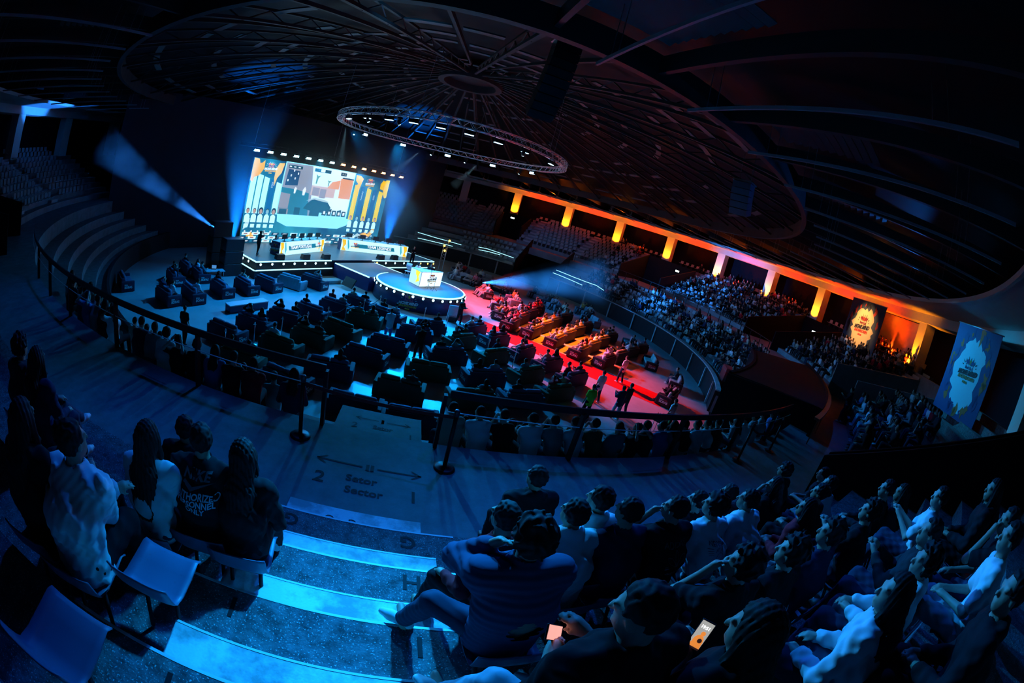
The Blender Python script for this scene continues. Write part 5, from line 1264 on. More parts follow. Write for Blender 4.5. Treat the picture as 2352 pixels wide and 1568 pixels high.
# ---------------------------------------------------------------- walkway furniture
def stanchion(p, label):
    e = empty('belt_stanchion', p); tag(e, label, 'stanchion')
    b = MB(); b.lathe([(.17, 0), (.17, .012), (.13, .03), (.035, .045), (.035, .05)], n=24); b.build('base', black_metal, e)
    b = MB(); b.tube([(0, 0, .04), (0, 0, .93)], .033, 12); b.build('pole', black_metal, e)
    b = MB(); b.lathe([(.033, .93), (.042, .94), (.042, 1.02), (.03, 1.035)], n=16); b.build('belt_head', black_plastic, e); return e
SP_ = [((-1.37, -27.32), 'black belt stanchion holding the red belt beside the painted figure two'), ((.92, -27.45), 'black belt stanchion holding the red belt beside the painted figure one'),
       ((7.94, -26.17), 'black belt stanchion on the walkway, nearer of the pair by the curved rail'), ((9.84, -25.52), 'black belt stanchion on the walkway, farther of the pair by the curved rail')]
for p, l in SP_: stanchion((*p, 4.04), l)
def belt(a, b_, label, m_, sag=.05, z=4.95):
    b = MB(); n = 10
    P0 = [Vector((a[0], a[1], z)).lerp(Vector((b_[0], b_[1], z)), i / n) - Vector((0, 0, sag * 4 * (i / n) * (1 - i / n))) for i in range(n + 1)]
    d = (Vector(b_) - Vector(a)).normalized(); s = Vector((-d.y, d.x, 0)) * .002
    for p, q in zip(P0, P0[1:]): b.hexa([p - s - Vector((0, 0, .028)), q - s - Vector((0, 0, .028)), q + s - Vector((0, 0, .028)), p + s - Vector((0, 0, .028)), p - s + Vector((0, 0, .028)), q - s + Vector((0, 0, .028)), q + s + Vector((0, 0, .028)), p + s + Vector((0, 0, .028))])
    tag(b.build('barrier_belt', m_), label, 'belt')
beltm = mat('belt_red', (.35, .008, .012), .8)
belt((-1.35, -27.32), (.9, -27.45), 'red barrier belt stretched across the stair between two stanchions', beltm); belt((7.94, -26.17), (9.84, -25.52), 'red barrier belt between the two walkway stanchions', beltm, .25)
rail = empty('guard_rail', (0, -26.9, 4.04)); tag(rail, 'black guard rail with broad top band along the walkway edge', 'railing')
m = MB(); m.revolve([(26.86, 4.98), (26.86, 5.10), (26.90, 5.10), (26.90, 4.98)], -128, -92.4, .8); m.revolve([(26.86, 4.98), (26.86, 5.10), (26.90, 5.10), (26.90, 4.98)], -88.2, -64, .8); pbuild(m, 'top_band', black_metal, rail)
m = MB()
for a0, a1 in ((-128, -92.4), (-88.2, -64)): m.tube([pol(26.92, a0 + (a1 - a0) * i / 30, 4.74) for i in range(31)], .008, 6)
pbuild(m, 'cable', mat('cable_pale', (.75, .7, .68), .4), rail)
for x, y in ((-6.12, -26.13), (-3.6, -26.6), (-8.65, -25.42), (-10.6, -24.7), (-1.11, -26.87), (.78, -26.88), (3.19, -26.70), (5.65, -26.28), (8.0, -25.68), (10.2, -24.88), (-12.6, -23.75)):
    v = Vector((x, y)).normalized() * 26.88; b = MB(); b.box((v.x, v.y, 4.52), (.10, .06, .98), math.atan2(v.y, v.x)); pbuild(b, 'post', black_metal, rail)
# curved timber-topped rail by the tunnel
m = MB(); m.revolve([(27.75, 4.98), (27.75, 5.06), (27.95, 5.06), (27.95, 4.98)], -64, -36, 1); 
for az in range(-63, -36, 4): p = pol(27.85, az); m.box((p.x, p.y, 4.5), (.04, .04, .95), rad(az))
tag(m.build('tunnel_railing', mat('rail_wood', (.22, .07, .04), .5)), 'curved brown handrail round the dark stair tunnel', 'railing')
# ---------------------------------------------------------------- sofas on the floor
SOFAS = [('s1','g',-3.31,-11.95,-23),('s2','g',-2.48,-9.47,-5),('s3','b',-0.74,-12.71,-9),('s4','b',-1.61,-14.64,-13),('s5','b',0.43,-10.19,3),('s6','b',1.15,-8.50,20),('s7','b',-1.25,-8.01,-23),('s8','b',-3.27,-6.65,-22),('s9','b',-4.40,-8.27,-19),('s10','b',-5.39,-10.09,-22),('s11','b',-6.40,-11.90,-10),('s12','b',-7.48,-13.62,-14),('s13','b',-8.28,-15.38,-18),('s14','b',-7.16,-3.54,-23),('s15','k',-8.47,-4.69,-17),('s16','b',-9.67,-6.23,-28),('s17','b',-10.67,-7.75,-36),('s18','b',-11.77,-9.20,-37),('s19','b',-12.74,-11.29,-36),('s20','b',-13.89,-12.48,-30),('s22','b',-15.69,-8.99,-41),('s23','b',-16.20,-6.43,-38),('s24','b',-14.59,-7.29,-42),('s25','b',-18.04,-11.83,-39),('s26','g',-4.42,-13.75,-17),('s27','g',-5.42,-15.52,-17),('s28','b',-2.85,-16.68,3),('s29','g',-6.47,-17.69,-6),('s30','b',-4.17,-18.53,-16),('s31','g',1.25,-14.88,3),('s32','g',0.15,-17.19,-6),('s33','b',-1.36,-19.28,-3),('s34','b',0.65,-19.45,2),('s35','b',2.14,-12.51,17),('s36','g',2.92,-9.94,39),('s37','g',4.62,-11.32,39),('s38','b',3.88,-7.17,47),('s39','b',5.18,-8.23,42),('s40','b',6.57,-9.68,47),('s41','b',3.85,-14.39,19),('s42','g',6.21,-13.03,37),('s43','b',7.92,-10.82,42),('s44','b',8.93,-12.37,39),('s45','g',3.06,-16.92,16),('s46','b',5.34,-16.06,17),('s47','g',7.30,-14.74,30),('s50','r',6.98,-3.65,63),('s51','r',8.36,-4.46,57),('s52','r',9.84,-5.52,55),('s53','r',11.17,-6.99,52),('s54','r',12.74,-7.85,45)]
sofa_m = dict(b=mat('sofa_blue', (.012, .022, .055), .8, noise=(6, .2)), g=mat('sofa_green', (.018, .06, .03), .8, noise=(6, .2)), k=mat('sofa_grey', (.26, .30, .36), .8, noise=(6, .2)), r=mat('sofa_black', (.018, .016, .022), .8, noise=(6, .2)))
cush_m = dict(b=mat('cushion_blue', (.10, .16, .26), .85), g=mat('cushion_green', (.06, .16, .09), .85), k=mat('cushion_grey', (.34, .38, .44), .85), r=mat('cushion_pale', (.42, .38, .36), .85))
lett_m = mat('sofa_lettering', (.8, .82, .85), .5); lett_r = mat('sofa_lettering_red', (.6, .05, .08), .5)
def make_sofa(c):
    e = empty('sofa'); f, cu = sofa_m[c], cush_m[c]; W_ = 2.05
    b = MB(); b.bevbox((0, 0, .22), (W_ - .36, .86, .30), .03); b.build('base', f, e)
    b = MB(); b.bevbox((0, -.36, .42), (W_ - .30, .20, .76), .04); b.build('backrest', f, e)
    b = MB(); b.tube([(-W_ / 2 + .16, -.462, .795), (W_ / 2 - .16, -.462, .795)], .008, 5); b.build('piping', cu, e)
    for s in (-1, 1):
        b = MB(); b.bevbox((s * (W_ / 2 - .10), -.0, .33), (.20, .94, .60), .035); a = b.build('armrest', f, e)
        b = MB(); M = frame((s * (W_ / 2 + .001), 0, .33), (0, s, 0), (0, 0, 1))
        if c in 'br':
            add_text(b, 'SOFAS', .19, M @ Matrix.Translation((.02, -.05, .003)), extrude=.001, bold=.006); add_text(b, 'FEIRA', .10, M @ Matrix.Translation((-.13, .09, .003)), extrude=.001, bold=.002); b.build('lettering', lett_m, a)
            b = MB(); add_text(b, 'DOS', .10, M @ Matrix.Translation((.14, .09, .003)), extrude=.001, bold=.002); b.build('lettering', lett_r, a)
        b = MB(); b.bevbox((s * (W_ - .44) / 4, .08, .42), ((W_ - .44) / 2 - .01, .74, .16), .05); b.build('seat_cushion', cu, e)
        b = MB(); b.bevbox((s * (W_ - .44) / 4, -.20, .70), ((W_ - .44) / 2 - .01, .20, .46), .08, M=Matrix.Rotation(.12, 3, 'X')); b.build('back_cushion', cu, e)
        for t in (-.36, .36): b = MB(); b.box((s * (W_ / 2 - .14), t, .035), (.06, .06, .07)); b.build('foot', black_plastic, e)
    return e
protos = {}
CNM = dict(b='blue', g='green', k='pale grey', r='black')
COLS = {}
def line_of(n):
    for i, L in enumerate((['s14', 's15', 's16', 's17', 's18', 's19', 's20'], ['s24', 's23', 's22', 's25'], ['s8', 's9', 's10', 's11', 's12', 's13'], ['s7', 's2', 's1', 's26', 's27', 's29'], ['s6', 's5', 's3', 's4', 's28', 's30'], ['s38', 's36', 's35', 's31', 's32', 's33'],
                           ['s39', 's37', 's41', 's45'], ['s40', 's42', 's46'], ['s43', 's47', 's44'], ['s50', 's51', 's52', 's53', 's54'], ['s34'])):
        if n in L: return i, L.index(n)
    return 99, 0
LN = ['row along the stage front', 'row beside the speaker stacks', 'first line from the stage ramp', 'second line from the stage ramp', 'third line from the stage ramp', 'fourth line from the stage ramp',
      'fifth line from the stage ramp', 'sixth line from the stage ramp', 'line nearest the red carpet', 'orange floor by the carpet', 'foot of the near stair']
SOFA_AT = {}
def put_sofa(n, c, x, y, a, label=None):
    o = protos.get(c)
    if o is None: o = protos[c] = make_sofa(c)
    else: o = dup(o)
    o.location = (x, y, 0); o.rotation_euler = (0, 0, rad(a))
    i, k = line_of(n); SOFA_AT[n] = (x, y, a, label or '%s of %s' % (ordn[k], LN[i]) if i < 99 else label)
    SOFA_AT[n] = (x, y, a, c, label or '%s sofa, %s in %s' % (CNM[c], ordn[k], LN[i]))
    tag(o, label or '%s two-seat sofa, %s in the %s' % (CNM[c], ordn[k], LN[i]), 'sofa', 'sofas on the arena floor')
for t in SOFAS: put_sofa(*t)
xr = 0
base = {t[0]: t for t in SOFAS}
for n in ('s50', 's51', 's52', 's53', 's54'):
    _, c, x, y, a = base[n]
    for q in (1, 2, 3):
        X, Y = x + math.cos(rad(a)) * 2.5 * q, y + math.sin(rad(a)) * 2.5 * q
        if math.hypot(X, Y) < 20.6: put_sofa('x', 'r', X, Y, a - 4 * q, 'black sofa, %s from the carpet, %s orange row' % (ordn[q], ordn[int(n[1:]) - 50])); SOFA_AT['%s_%d' % (n, q)] = SOFA_AT.pop('x')
for q, (x, y, a, c) in enumerate(((6.6, -1.2, 72, 'r'), (6.7, 1.6, 85, 'r'), (8.4, 1.0, 75, 'r'), (8.6, 4.6, 95, 'k'), (10.4, 3.4, 85, 'r'), (6.0, 5.2, 110, 'r'), (5.2, 9.4, 150, 'r'), (3.9, 10.2, 150, 'k'), (6.8, 12.6, 160, 'k'), (4.3, 14.0, 150, 'k'), (12.2, 9.9, 140, 'k'), (12.9, 7.0, 120, 'k'), (16.6, 7.2, 130, 'k'), (13.4, 4.2, 100, 'r'), (15.9, 3.6, 110, 'k'), (8.2, 9.0, 140, 'r'), (17.6, -2.0, 85, 'k'), (17.4, -6.0, 70, 'r'), (15.2, -12.6, 45, 'r'), (17.6, -9.6, 60, 'r'))):
    put_sofa('y%d' % q, c, x, y, a, '%s sofa, %s beyond the round platform' % (CNM[c], ordn[q]))
    SOFA_AT['y%d' % q] = (x, y, a, c, '%s sofa, %s beyond the round platform' % (CNM[c], ordn[q]))
# red carpet
m = MB(); d = Vector((.777, -.629, 0)); nn = Vector((-.629, -.777, 0)); p0 = Vector((4.2, -2.25, 0)); p1 = Vector((15.8, -11.65, 0))
m.prism([tuple(p0)[:2], tuple(p0 + nn * 2.3)[:2], tuple(p1 + nn * 2.3)[:2], tuple(p1)[:2]], 0.0, .012)
tag(m.build('red_carpet', red_carpet_m), 'long red carpet running from the platform towards the curved wall', 'carpet')
m = MB(); m.prism([tuple(p0)[:2], tuple(p0 + nn * .07)[:2], tuple(p1 + nn * .07)[:2], tuple(p1)[:2]], 0.012, .016); o = m.build('carpet_edge', pale_wall); keep_ = bpy.data.objects['red_carpet']; o.parent = keep_
# ---------------------------------------------------------------- mid-distance people: prototypes, then copies
HM = .036
PRO = {}
def proto(key, P, h=HM):
    o, j = make_person(P, h, False, M_('black')); o.location = (0, 0, -60); PRO[key] = o; return o
SITV = [dict(arms='lap'), dict(arms='knees', lean=.4), dict(arms='crossed', yaw=.4), dict(arms='chin', lean=.3, yaw=.2), dict(arms='phone', lean=.3, pitch=.3), dict(arms='lap', lean=.05, yaw=-.3), dict(arms='lap', hair='long', yaw=.3), dict(arms='knees', hair='long', lean=.35), dict(arms='lap', hair='curly', yaw=.2), dict(arms='head', lean=.0)]
for i, P in enumerate(SITV): proto(('sit', i), {**dict(top=('tee', 'long', 'hoodie')[i % 3]), **P})
LOUV = [dict(lean=-.30, arms='lap', drop=.06, foot=.22), dict(lean=-.25, arms='back', drop=.05, foot=.28), dict(lean=-.15, arms='phone', drop=.05, foot=.12, pitch=.3), dict(lean=.15, arms='knees', drop=.06), dict(lean=-.28, arms='crossed', drop=.06, foot=.3, hair='long'), dict(lean=-.2, arms='head', drop=.05, foot=.25)]
for i, P in enumerate(LOUV): proto(('sofa', i), {**dict(top=('tee', 'hoodie', 'long')[i % 3], pitch=-.1), **P})
STV = [dict(arms='down', lean=.02), dict(arms='crossed', lean=.0), dict(arms='camera', lean=.1), dict(arms='phone', lean=.05, pitch=.2)]
for i, P in enumerate(STV): proto(('stand', i), {**dict(kind='stand', top=('tee', 'long', 'tee', 'hoodie')[i], curve=.08), **P})
used = set(); NP_ = [0]
TOPS = ['black'] * 6 + ['charcoal'] * 3 + ['navy'] * 2 + ['white'] * 3 + ['grey'] * 2 + ['red', 'beige', 'olive', 'teal', 'blue']
def clone(key, p, rz, label, group=None, top=None, tr=None, rng=random):
    if NP_[0] >= 256: return None
    NP_[0] += 1
    top = top or rng.choice(TOPS); tr = tr or rng.choice(['black', 'denim', 'denim', 'charcoal', 'palejean'])
    src = PRO[key]; o = src if key not in used else dup(src); used.add(key)
    o.location = p; o.rotation_euler = (0, 0, rz); recolor(o, M_(top, tr, rng.randrange(4), rng.choice((0, 0, 1)), rng.choice('wb')))
    tag(o, label % dict(top=top), 'person', group); return o
R1 = random.Random(11)
def face_to(p, q): return math.atan2(q[1] - p[1], q[0] - p[0]) - PI / 2
# the lower stand just below the walkway: heads seen over its edge
LOWP = [(-5.96, -25.8), (-5.53, -25.63), (-5.1, -25.82), (-4.91, -25.7), (-4.24, -25.84), (-3.81, -25.94), (-3.19, -26.3), (-2.77, -26.3), (-8.22, -24.7), (-8.45, -24.84), (-7.62, -25.1), (-6.99, -25.41), (-9.02, -24.91), (-9.99, -24.43), (-1.85, -26.3), (1.1, -26.3), (1.6, -26.25), (1.99, -26.3), (2.63, -26.25), (2.99, -26.2), (3.2, -26.2), (3.49, -26.2), (4.49, -25.87), (4.8, -25.85), (5.3, -25.8), (5.75, -25.7), (6.25, -25.35), (6.6, -25.5), (7.17, -25.16), (7.71, -25.05), (8.1, -24.9), (9.1, -24.4), (9.7, -24.2), (11.1, -23.7), (11.7, -23.3), (10.4, -24.0)]
LOWP = sorted(LOWP, key=lambda p: p[0]); last = None
rowcol = {0: 'white', 4: 'white', 13: 'grey', 21: 'white', 29: 'white'}
lk = 0; rk = 0
kept = []
for p in LOWP:
    az = math.degrees(math.atan2(p[1], p[0]))
    if kept and abs(az - kept[-1][0]) < 1.0: az = kept[-1][0] + 1.02
    kept.append((az,))
left = [k[0] for k in kept if k[0] < -90][::-1]; rightl = [k[0] for k in kept if k[0] >= -90]
for side, L in (('arrow to 2', left), ('arrow to 1', rightl)):
    for i, az in enumerate(L):
        p = pol(26.27, az, 3.2); key = ('sit', R1.randrange(10))
        clone(key, p, face_to(p, STG), 'person in %(top)s, ' + '%s from the near stair, top lower row, %s side' % (ordn[min(i, 19)] , side), 'spectators in the lower stand', {5: 'white', 14: 'white', 3: 'white'}.get(i) if side.endswith('1') else {0: 'navy', 6: 'white', 9: 'white'}.get(i), rng=R1)
for k, (Rr, z) in ((3, (25.45, 2.6)), (2, (24.55, 2.05))):
    for side, sg in (('arrow to 2', -1), ('arrow to 1', 1)):
        for i in range(16):
            az = -90 + sg * (4.0 + i * 1.7); 
            if R1.random() < .45: continue
            p = pol(Rr, az, z)
            if i > 11 and sg > 0: continue
            clone(('sit', R1.randrange(10)), p, face_to(p, STG), 'person in %(top)s, ' + 'seat %s from the near stair, %s lower row, %s side' % (ordn[i], 'second' if k == 3 else 'third', side), 'spectators in the lower stand', rng=R1)
# people on sofas
EMPTY = {'s1', 's3', 's4', 's15', 's16', 's33', 's34', 's31', 's30'}
FULL = {'s8', 's11', 's12', 's18', 's38', 's39', 's40', 's43', 's44', 's47', 's50', 's51', 's52', 's53', 's54', 's14', 's35', 's41'}
for n, (x, y, a, c, lab) in SOFA_AT.items():
    if n in EMPTY: continue
    pr_ = .95 if n in FULL or n.startswith('s5') and '_' in n else .62
    for q, nm in ((-.42, 'ramp end'), (.42, 'carpet end')):
        if R1.random() > pr_: continue
        v = Vector((x, y, 0)) + Matrix.Rotation(rad(a), 3, 'Z') @ Vector((q + R1.uniform(-.05, .05), .02, .0))
        warm = n.startswith(('s5', 'y'))and n[1:2] != ''
        top = R1.choice(['white', 'grey', 'beige', 'black', 'charcoal', 'orange', 'pink', 'red', 'black']) if warm else None
        clone(('sofa', R1.randrange(6)), v, rad(a) + R1.uniform(-.15, .15), 'person in %(top)s, ' + nm + ' of ' + lab, 'people on the sofas', top, rng=R1)
# people standing on the floor and the stage
def stander(v, key, x, y, z, to, label, top, tr='black'):
    return clone(('stand', key), (x, y, z), face_to((x, y), to), label, None, top, tr)
stander(0, 0, -9.85, -16.97, 0, (-7, 5), 'person in black standing alone on the blue lit floor beside the long bench', 'black')
stander(0, 3, .75, -12.9, 0, (-6, -2), 'camera operator in black walking between blue sofas', 'black')
v1 = stander(0, 0, 8.4, -16.4, 0, (5, 0), 'steward in green reflective vest with dark trousers on the floor', 'hivis')
stander(0, 0, 9.79, -14.2, 0, (5, 0), 'person with pale hood standing beside the green vest steward', 'white', 'navy')
stander(0, 3, 10.2, -15.9, 0, (5, 0), 'person in navy coat standing right behind the red carpet end', 'navy', 'palejean')
stander(0, 1, 10.9, -15.3, 0, (5, 0), 'person in charcoal standing beside the navy coat', 'charcoal', 'denim')
stander(0, 0, 12.8, -10.6, 0, (4, 4), 'person in pale blue shirt walking on the red carpet', 'white', 'navy')
stander(0, 0, 13.0, -16.4, 0, (4, 4), 'person in white tee lit from the bright table beside the curved wall', 'white', 'black')
stander(0, 2, -12.6, -1.8, DZ, (-10, 3), 'camera operator in black with pale cap filming at the TEAM PORTUGAL desk', 'black')
stander(0, 1, -.9, 6.2, DZ, (0, -10), 'guard in black with folded arms at the stage end', 'black')
g1 = pol(24.4, -33.5, 2.2); g2 = pol(24.6, -29.5, 2.3)
stander(0, 1, g1.x, g1.y, 2.05, (0, 0), 'steward in green reflective vest nearer the dark tunnel', 'hivis'); stander(0, 0, g2.x, g2.y, 2.05, (0, 0), 'steward in green reflective vest higher beside the red crate', 'hivis')
pv = pol(29.0, -50, 4.04); stander(0, 3, pv.x, pv.y, 4.04, (0, 0), 'person in black standing before the wooden counter entry', 'black', 'denim')
stander(0, 3, 3.17, -5.3, 0, (8, -10), 'person in black beside a white board at the platform foot', 'black')
stander(0, 3, -.95, -11.1, 0, (-6, 6), 'person in pale top stooping behind the blue sofas', 'white', 'blue')
for (p, rz, nm, i) in SEATS:
    clone(('sit', (4, 0, 4, 8, 6)[i]), p - Vector((0, 0, 0)), rz, 'player in %(top)s at the ' + '%s desk, %s seat' % (nm, ordn[i]), 'players at the team desks', 'white' if 'LEG' in nm else R1.choice(['white', 'navy', 'teal']))
    ch = dup(seat0, (p.x, p.y, p.z), rz); tag(ch, 'seat of the %s player at the %s desk' % (ordn[i], nm), 'seat', 'seats at the team desks')
for i, (x, y) in enumerate(((-.25, .1), (.75, .75))):
    clone(('sit', 0 if i else 6), (x, y, 1.28), face_to((x, y), (1.4, -1.6)), 'commentator in %(top)s, ' + ('nearer' if i == 0 else 'farther') + ' of two behind the white desk', None, ('white', 'black')[i])
    ch = dup(seat0, (x, y, 1.28), face_to((x, y), (1.4, -1.6))); tag(ch, 'seat of the %s commentator behind the white desk' % ('nearer' if i == 0 else 'farther'), 'seat')
# the block between the wooden counter and the dark barrier
for k in range(0, 6):
    R_, z = rowU(k); n = 0
    for i in range(22):
        az = -48.0 - i * .86 - (k % 2) * .3
        if az < -65.6 or R1.random() < .36: continue
        n += 1; p = pol(R_ + .5, az, z)
        clone(('sit', R1.randrange(10)), p, face_to(p, STG), 'person in %(top)s, ' + 'seat %s from the wooden counter in the %s row up' % (ordn[min(i, 19)] if i < 20 else 'twenty-first', ordn[k]), 'spectators between the counter and the dark barrier', rng=R1)
# the far crowd: too many to count one by one
def crowd():
    P0 = []
    for i, P in enumerate(SITV[:8]): P0.append(person_meshes({**dict(top=('tee', 'long', 'hoodie')[i % 3]), **P}, .058)[0])
    mats = [SKIN[0], HAIR[0]] + [CL[c] for c in ('black', 'charcoal', 'navy', 'white', 'grey', 'red', 'beige', 'denim', 'black')]
    V = []; F = []; MI = []; base = 0; r = random.Random(5)
    spots = []
    for k in range(NU):
        R_, z = rowU(k)
        for a0, a1, dens in ((-34.8, -16, .8), (-4.5, 8, .8), (8.8, 21.5, .5 if k > 2 else .6), (23, 24, .2), (37, 44, .12)):
            az = a0
            while az < a1:
                if r.random() < dens and all(abs(az - q) > 1.1 for q in (22, 8.5, -3, -17, -27, -34.5)): spots.append((R_ + .5, az, z))
                az += math.degrees(.56 / R_)
    for k, (R_, z) in enumerate(LOW[1:]):
        az = -33
        while az < 40:
            if r.random() < (.72 if az < 14 else .4) and all(abs(az - q) > 1.1 for q in (22, 8.5, -3, -17, -27)): spots.append((R_ + .45, az, z))
            az += math.degrees(.56 / R_)
    for R_, az, z in spots:
        ms = r.choice(P0); p = pol(R_, az); rz = face_to(p, STG) + r.uniform(-.2, .2); c, s = math.cos(rz), math.sin(rz); t = r.choice((2, 2, 2, 3, 3, 4, 5, 6, 2, 2, 7, 8, 5)); tt = r.choice((9, 10, 2, 2, 3))
        for nm in ('body', 'hair', 'top', 'trousers'):
            v, f = ms[nm]; q = np.stack([v[:, 0] * c - v[:, 1] * s + p.x, v[:, 0] * s + v[:, 1] * c + p.y, v[:, 2] + z], 1)
            V.append(q); F.append(f + base); base += len(v); MI.append(np.full(len(f), dict(body=0, hair=1, top=t, trousers=tt)[nm], np.int32))
    me = mesh_np('seated_crowd', np.concatenate(V), np.concatenate(F)); o = link_mesh('seated_crowd', me, mats)
    me.polygons.foreach_set('material_index', np.concatenate(MI)); o['kind'] = 'stuff'; o['label'] = 'crowd of spectators filling the opposite stand beyond the red carpet'; o['category'] = 'crowd'; return spots
spots = crowd()
# empty seats of the opposite stand, row by row
seat_far = None
def make_far_seat():
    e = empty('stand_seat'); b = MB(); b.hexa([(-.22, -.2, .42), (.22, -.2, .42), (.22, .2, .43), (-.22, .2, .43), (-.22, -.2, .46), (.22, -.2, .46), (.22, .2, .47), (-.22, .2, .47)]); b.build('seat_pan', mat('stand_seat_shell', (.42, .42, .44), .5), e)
    b = MB(); b.hexa([(-.22, -.26, .46), (.22, -.26, .46), (.22, -.22, .46), (-.22, -.22, .46), (-.19, -.30, .80), (.19, -.30, .80), (.21, -.26, .78), (-.21, -.26, .78)]); b.build('seat_back', MATS['stand_seat_shell'], e)
    b = MB(); b.box((0, -.1, .2), (.3, .05, .42)); b.build('seat_support', dark_paint, e); return e
fs = make_far_seat(); nf = 0
for k in range(NU):
    R_, z = rowU(k)
    az = 37.2
    while az < 65.2:
        if all(abs(az - q) > 1.25 for q in (63.5, 50, 38)) and nf < 235:
            o = fs if nf == 0 else dup(fs); nf += 1; p = pol(R_ + .5, az, z); o.location = p; o.rotation_euler = (0, 0, face_to(p, (0, 0)))
            tag(o, 'empty pale seat in the %s row up of the block under the pillars' % ordn[k], 'seat', 'empty seats, %s row up of the opposite stand' % ordn[k])
        az += math.degrees(.62 / R_)
def seat_mass():
    b = MB(); r = random.Random(9)
    def one(R_, az, z):
        p = pol(R_, az, z); rz = face_to(p, (0, 0)); Rm = Matrix.Rotation(rz, 3, 'Z')
        b.hexa([p + Rm @ Vector(v) for v in ((-.22, -.2, .42), (.22, -.2, .42), (.22, .2, .43), (-.22, .2, .43), (-.22, -.2, .46), (.22, -.2, .46), (.22, .2, .47), (-.22, .2, .47))])
        b.hexa([p + Rm @ Vector(v) for v in ((-.22, -.26, .46), (.22, -.26, .46), (.22, -.22, .46), (-.22, -.22, .46), (-.19, -.30, .80), (.19, -.30, .80), (.21, -.26, .78), (-.21, -.26, .78))])
    occ = set((round(R_, 2), round(az, 1)) for R_, az, z in spots)
    for k in range(NU):
        R_, z = rowU(k)
        for a0, a1 in ((-34.8, -16), (-4.5, 21.5), (-170, -139), (74, 92)):
            az = a0
            while az < a1:
                if (round(R_ + .5, 2), round(az, 1)) not in occ and all(abs(az - q) > 1.25 for q in (22, 8.5, -3, -17, -27, -34.5, 79, -146, -158)): one(R_ + .5, az, z)
                az += math.degrees(.62 / R_)
    for k, (R_, z) in enumerate(LOW[1:]):
        for a0, a1 in ((-33, 40), (62, 80)):
            az = a0
            while az < a1:
                if all(abs(az - q) > 1.2 for q in (22, 8.5, -3, -17, -27, 63.5)): one(R_ + .45, az, z)
                az += math.degrees(.62 / R_)
    o = b.build('stand_seating', MATS['stand_seat_shell']); o['kind'] = 'stuff'; o['label'] = 'rows of pale seats among the crowd of the opposite stand'; o['category'] = 'seats'
seat_mass()
# seats along the very top edge, behind the pillars' feet
for i, az in enumerate([a for a in np.arange(-25, 66, 1.3) if min(abs(a - paz(k)) for k in range(28)) > 1.6][:60]):
    o = dup(fs); p = pol(37.9, az, 7.64); o.location = p; o.rotation_euler = (0, 0, face_to(p, (0, 0))); tag(o, 'empty pale seat at the very top between two orange pillars', 'seat', 'top seats between the orange pillars')
for k_, o in PRO.items():
    if k_ not in used:
        for c in list(o.children): bpy.data.objects.remove(c)
        bpy.data.objects.remove(o)
# ---------------------------------------------------------------- other things on the floor
def rope_post(x, y, label):
    e = empty('rope_post', (x, y, 0)); tag(e, label, 'post', 'rope posts between the sofas')
    b = MB(); b.lathe([(.16, 0), (.16, .015), (.05, .05), (.02, .06)], n=16); b.build('base', alu, e)
    b = MB(); b.tube([(0, 0, .05), (0, 0, .95)], .02, 8); b.build('pole', alu, e)
    b = MB(); b.lathe([(.03, .95), (.045, .98), (.03, 1.02), (.035, 1.04), (.005, 1.08)], n=12)
    for k in range(4): q = pol(.07, 90 * k + 20, .96); b.tube([(0, 0, .94), tuple(q)], .012, 5)
    b.build('finial', alu, e)
RP = [(-7.74, -16.73), (-6.9, -15.24), (-6.01, -13.77), (-5.11, -12.27), (-4.37, -10.76), (-3.59, -9.5), (-2.83, -7.8), (-2.04, -6.2), (.88, -6.76), (2.3, -7.45), (4.49, -10.61), (5.72, -11.98)]
for i, (x, y) in enumerate(RP): rope_post(x, y, 'chrome rope post, %s counted from the long bench round past the platform' % ordn[i])
for i, (a, c) in enumerate(zip(RP[4:8], RP[5:8])):
    n = 10; b = MB(); b.tube([Vector((a[0], a[1], .93)).lerp(Vector((c[0], c[1], .93)), q / n) - Vector((0, 0, 1.1 * (q / n) * (1 - q / n))) for q in range(n + 1)], .018, 6)
    tag(b.build('barrier_rope', mat('rope_dark', (.02, .02, .03), .9)), 'dark sagging rope, %s between the chrome posts near the platform' % ordn[i], 'rope')
e = empty('long_bench', (-9.2, -10.9, 0), math.atan2(2.07, 1.49)); tag(e, 'long low pale-topped bench lying on the blue lit floor', 'bench')
b = MB(); b.bevbox((0, 0, .2), (2.6, .62, .4), .02); b.build('body', mat('bench_side', (.015, .03, .09), .6), e); b = MB(); b.box((0, 0, .425), (2.64, .66, .05)); b.build('top', mat('bench_top', (.6, .66, .7), .4), e)
b = MB(); add_text(b, 'FEIRA', .14, frame((.1, -.316, .2), (1, 0, 0), (0, 0, 1)), extrude=.001); b.build('lettering', dimp, e)
e = empty('floor_screen', (-4.9, -1.9, 0), rad(-40)); tag(e, 'black tilted screen on a frame at the catwalk side', 'screen')
b = MB(); b.box((0, 0, .45), (1.2, .1, .7), M=Matrix.Rotation(-.5, 3, 'X')); b.build('panel', black_plastic, e); b = MB()
for s in (-.5, .5): b.tube([(s, .25, 0), (s, -.05, .5)], .02, 6); b.tube([(s, -.3, 0), (s, .25, 0)], .02, 6)
b.build('frame', steel, e)
e = empty('wooden_ramp', (-6.5, -1.3, 0), SA); tag(e, 'low wooden step lying before the stage beside the catwalk', 'step'); b = MB(); b.bevbox((0, 0, .12), (1.6, .8, .24), .02); b.build('body', wood_m, e)
e = empty('folding_table', (-13.6, -7.0, 0), rad(45)); tag(e, 'small table with laptop beside the speaker stacks', 'table'); b = MB(); b.box((0, 0, .74), (1.4, .7, .04)); b.build('table_top', mat('table_grey', (.4, .45, .5), .5), e)
for s in (-.6, .6):
    for t in (-.28, .28): b = MB(); b.tube([(s, t, 0), (s, t, .72)], .018, 6); b.build('leg', steel, e)
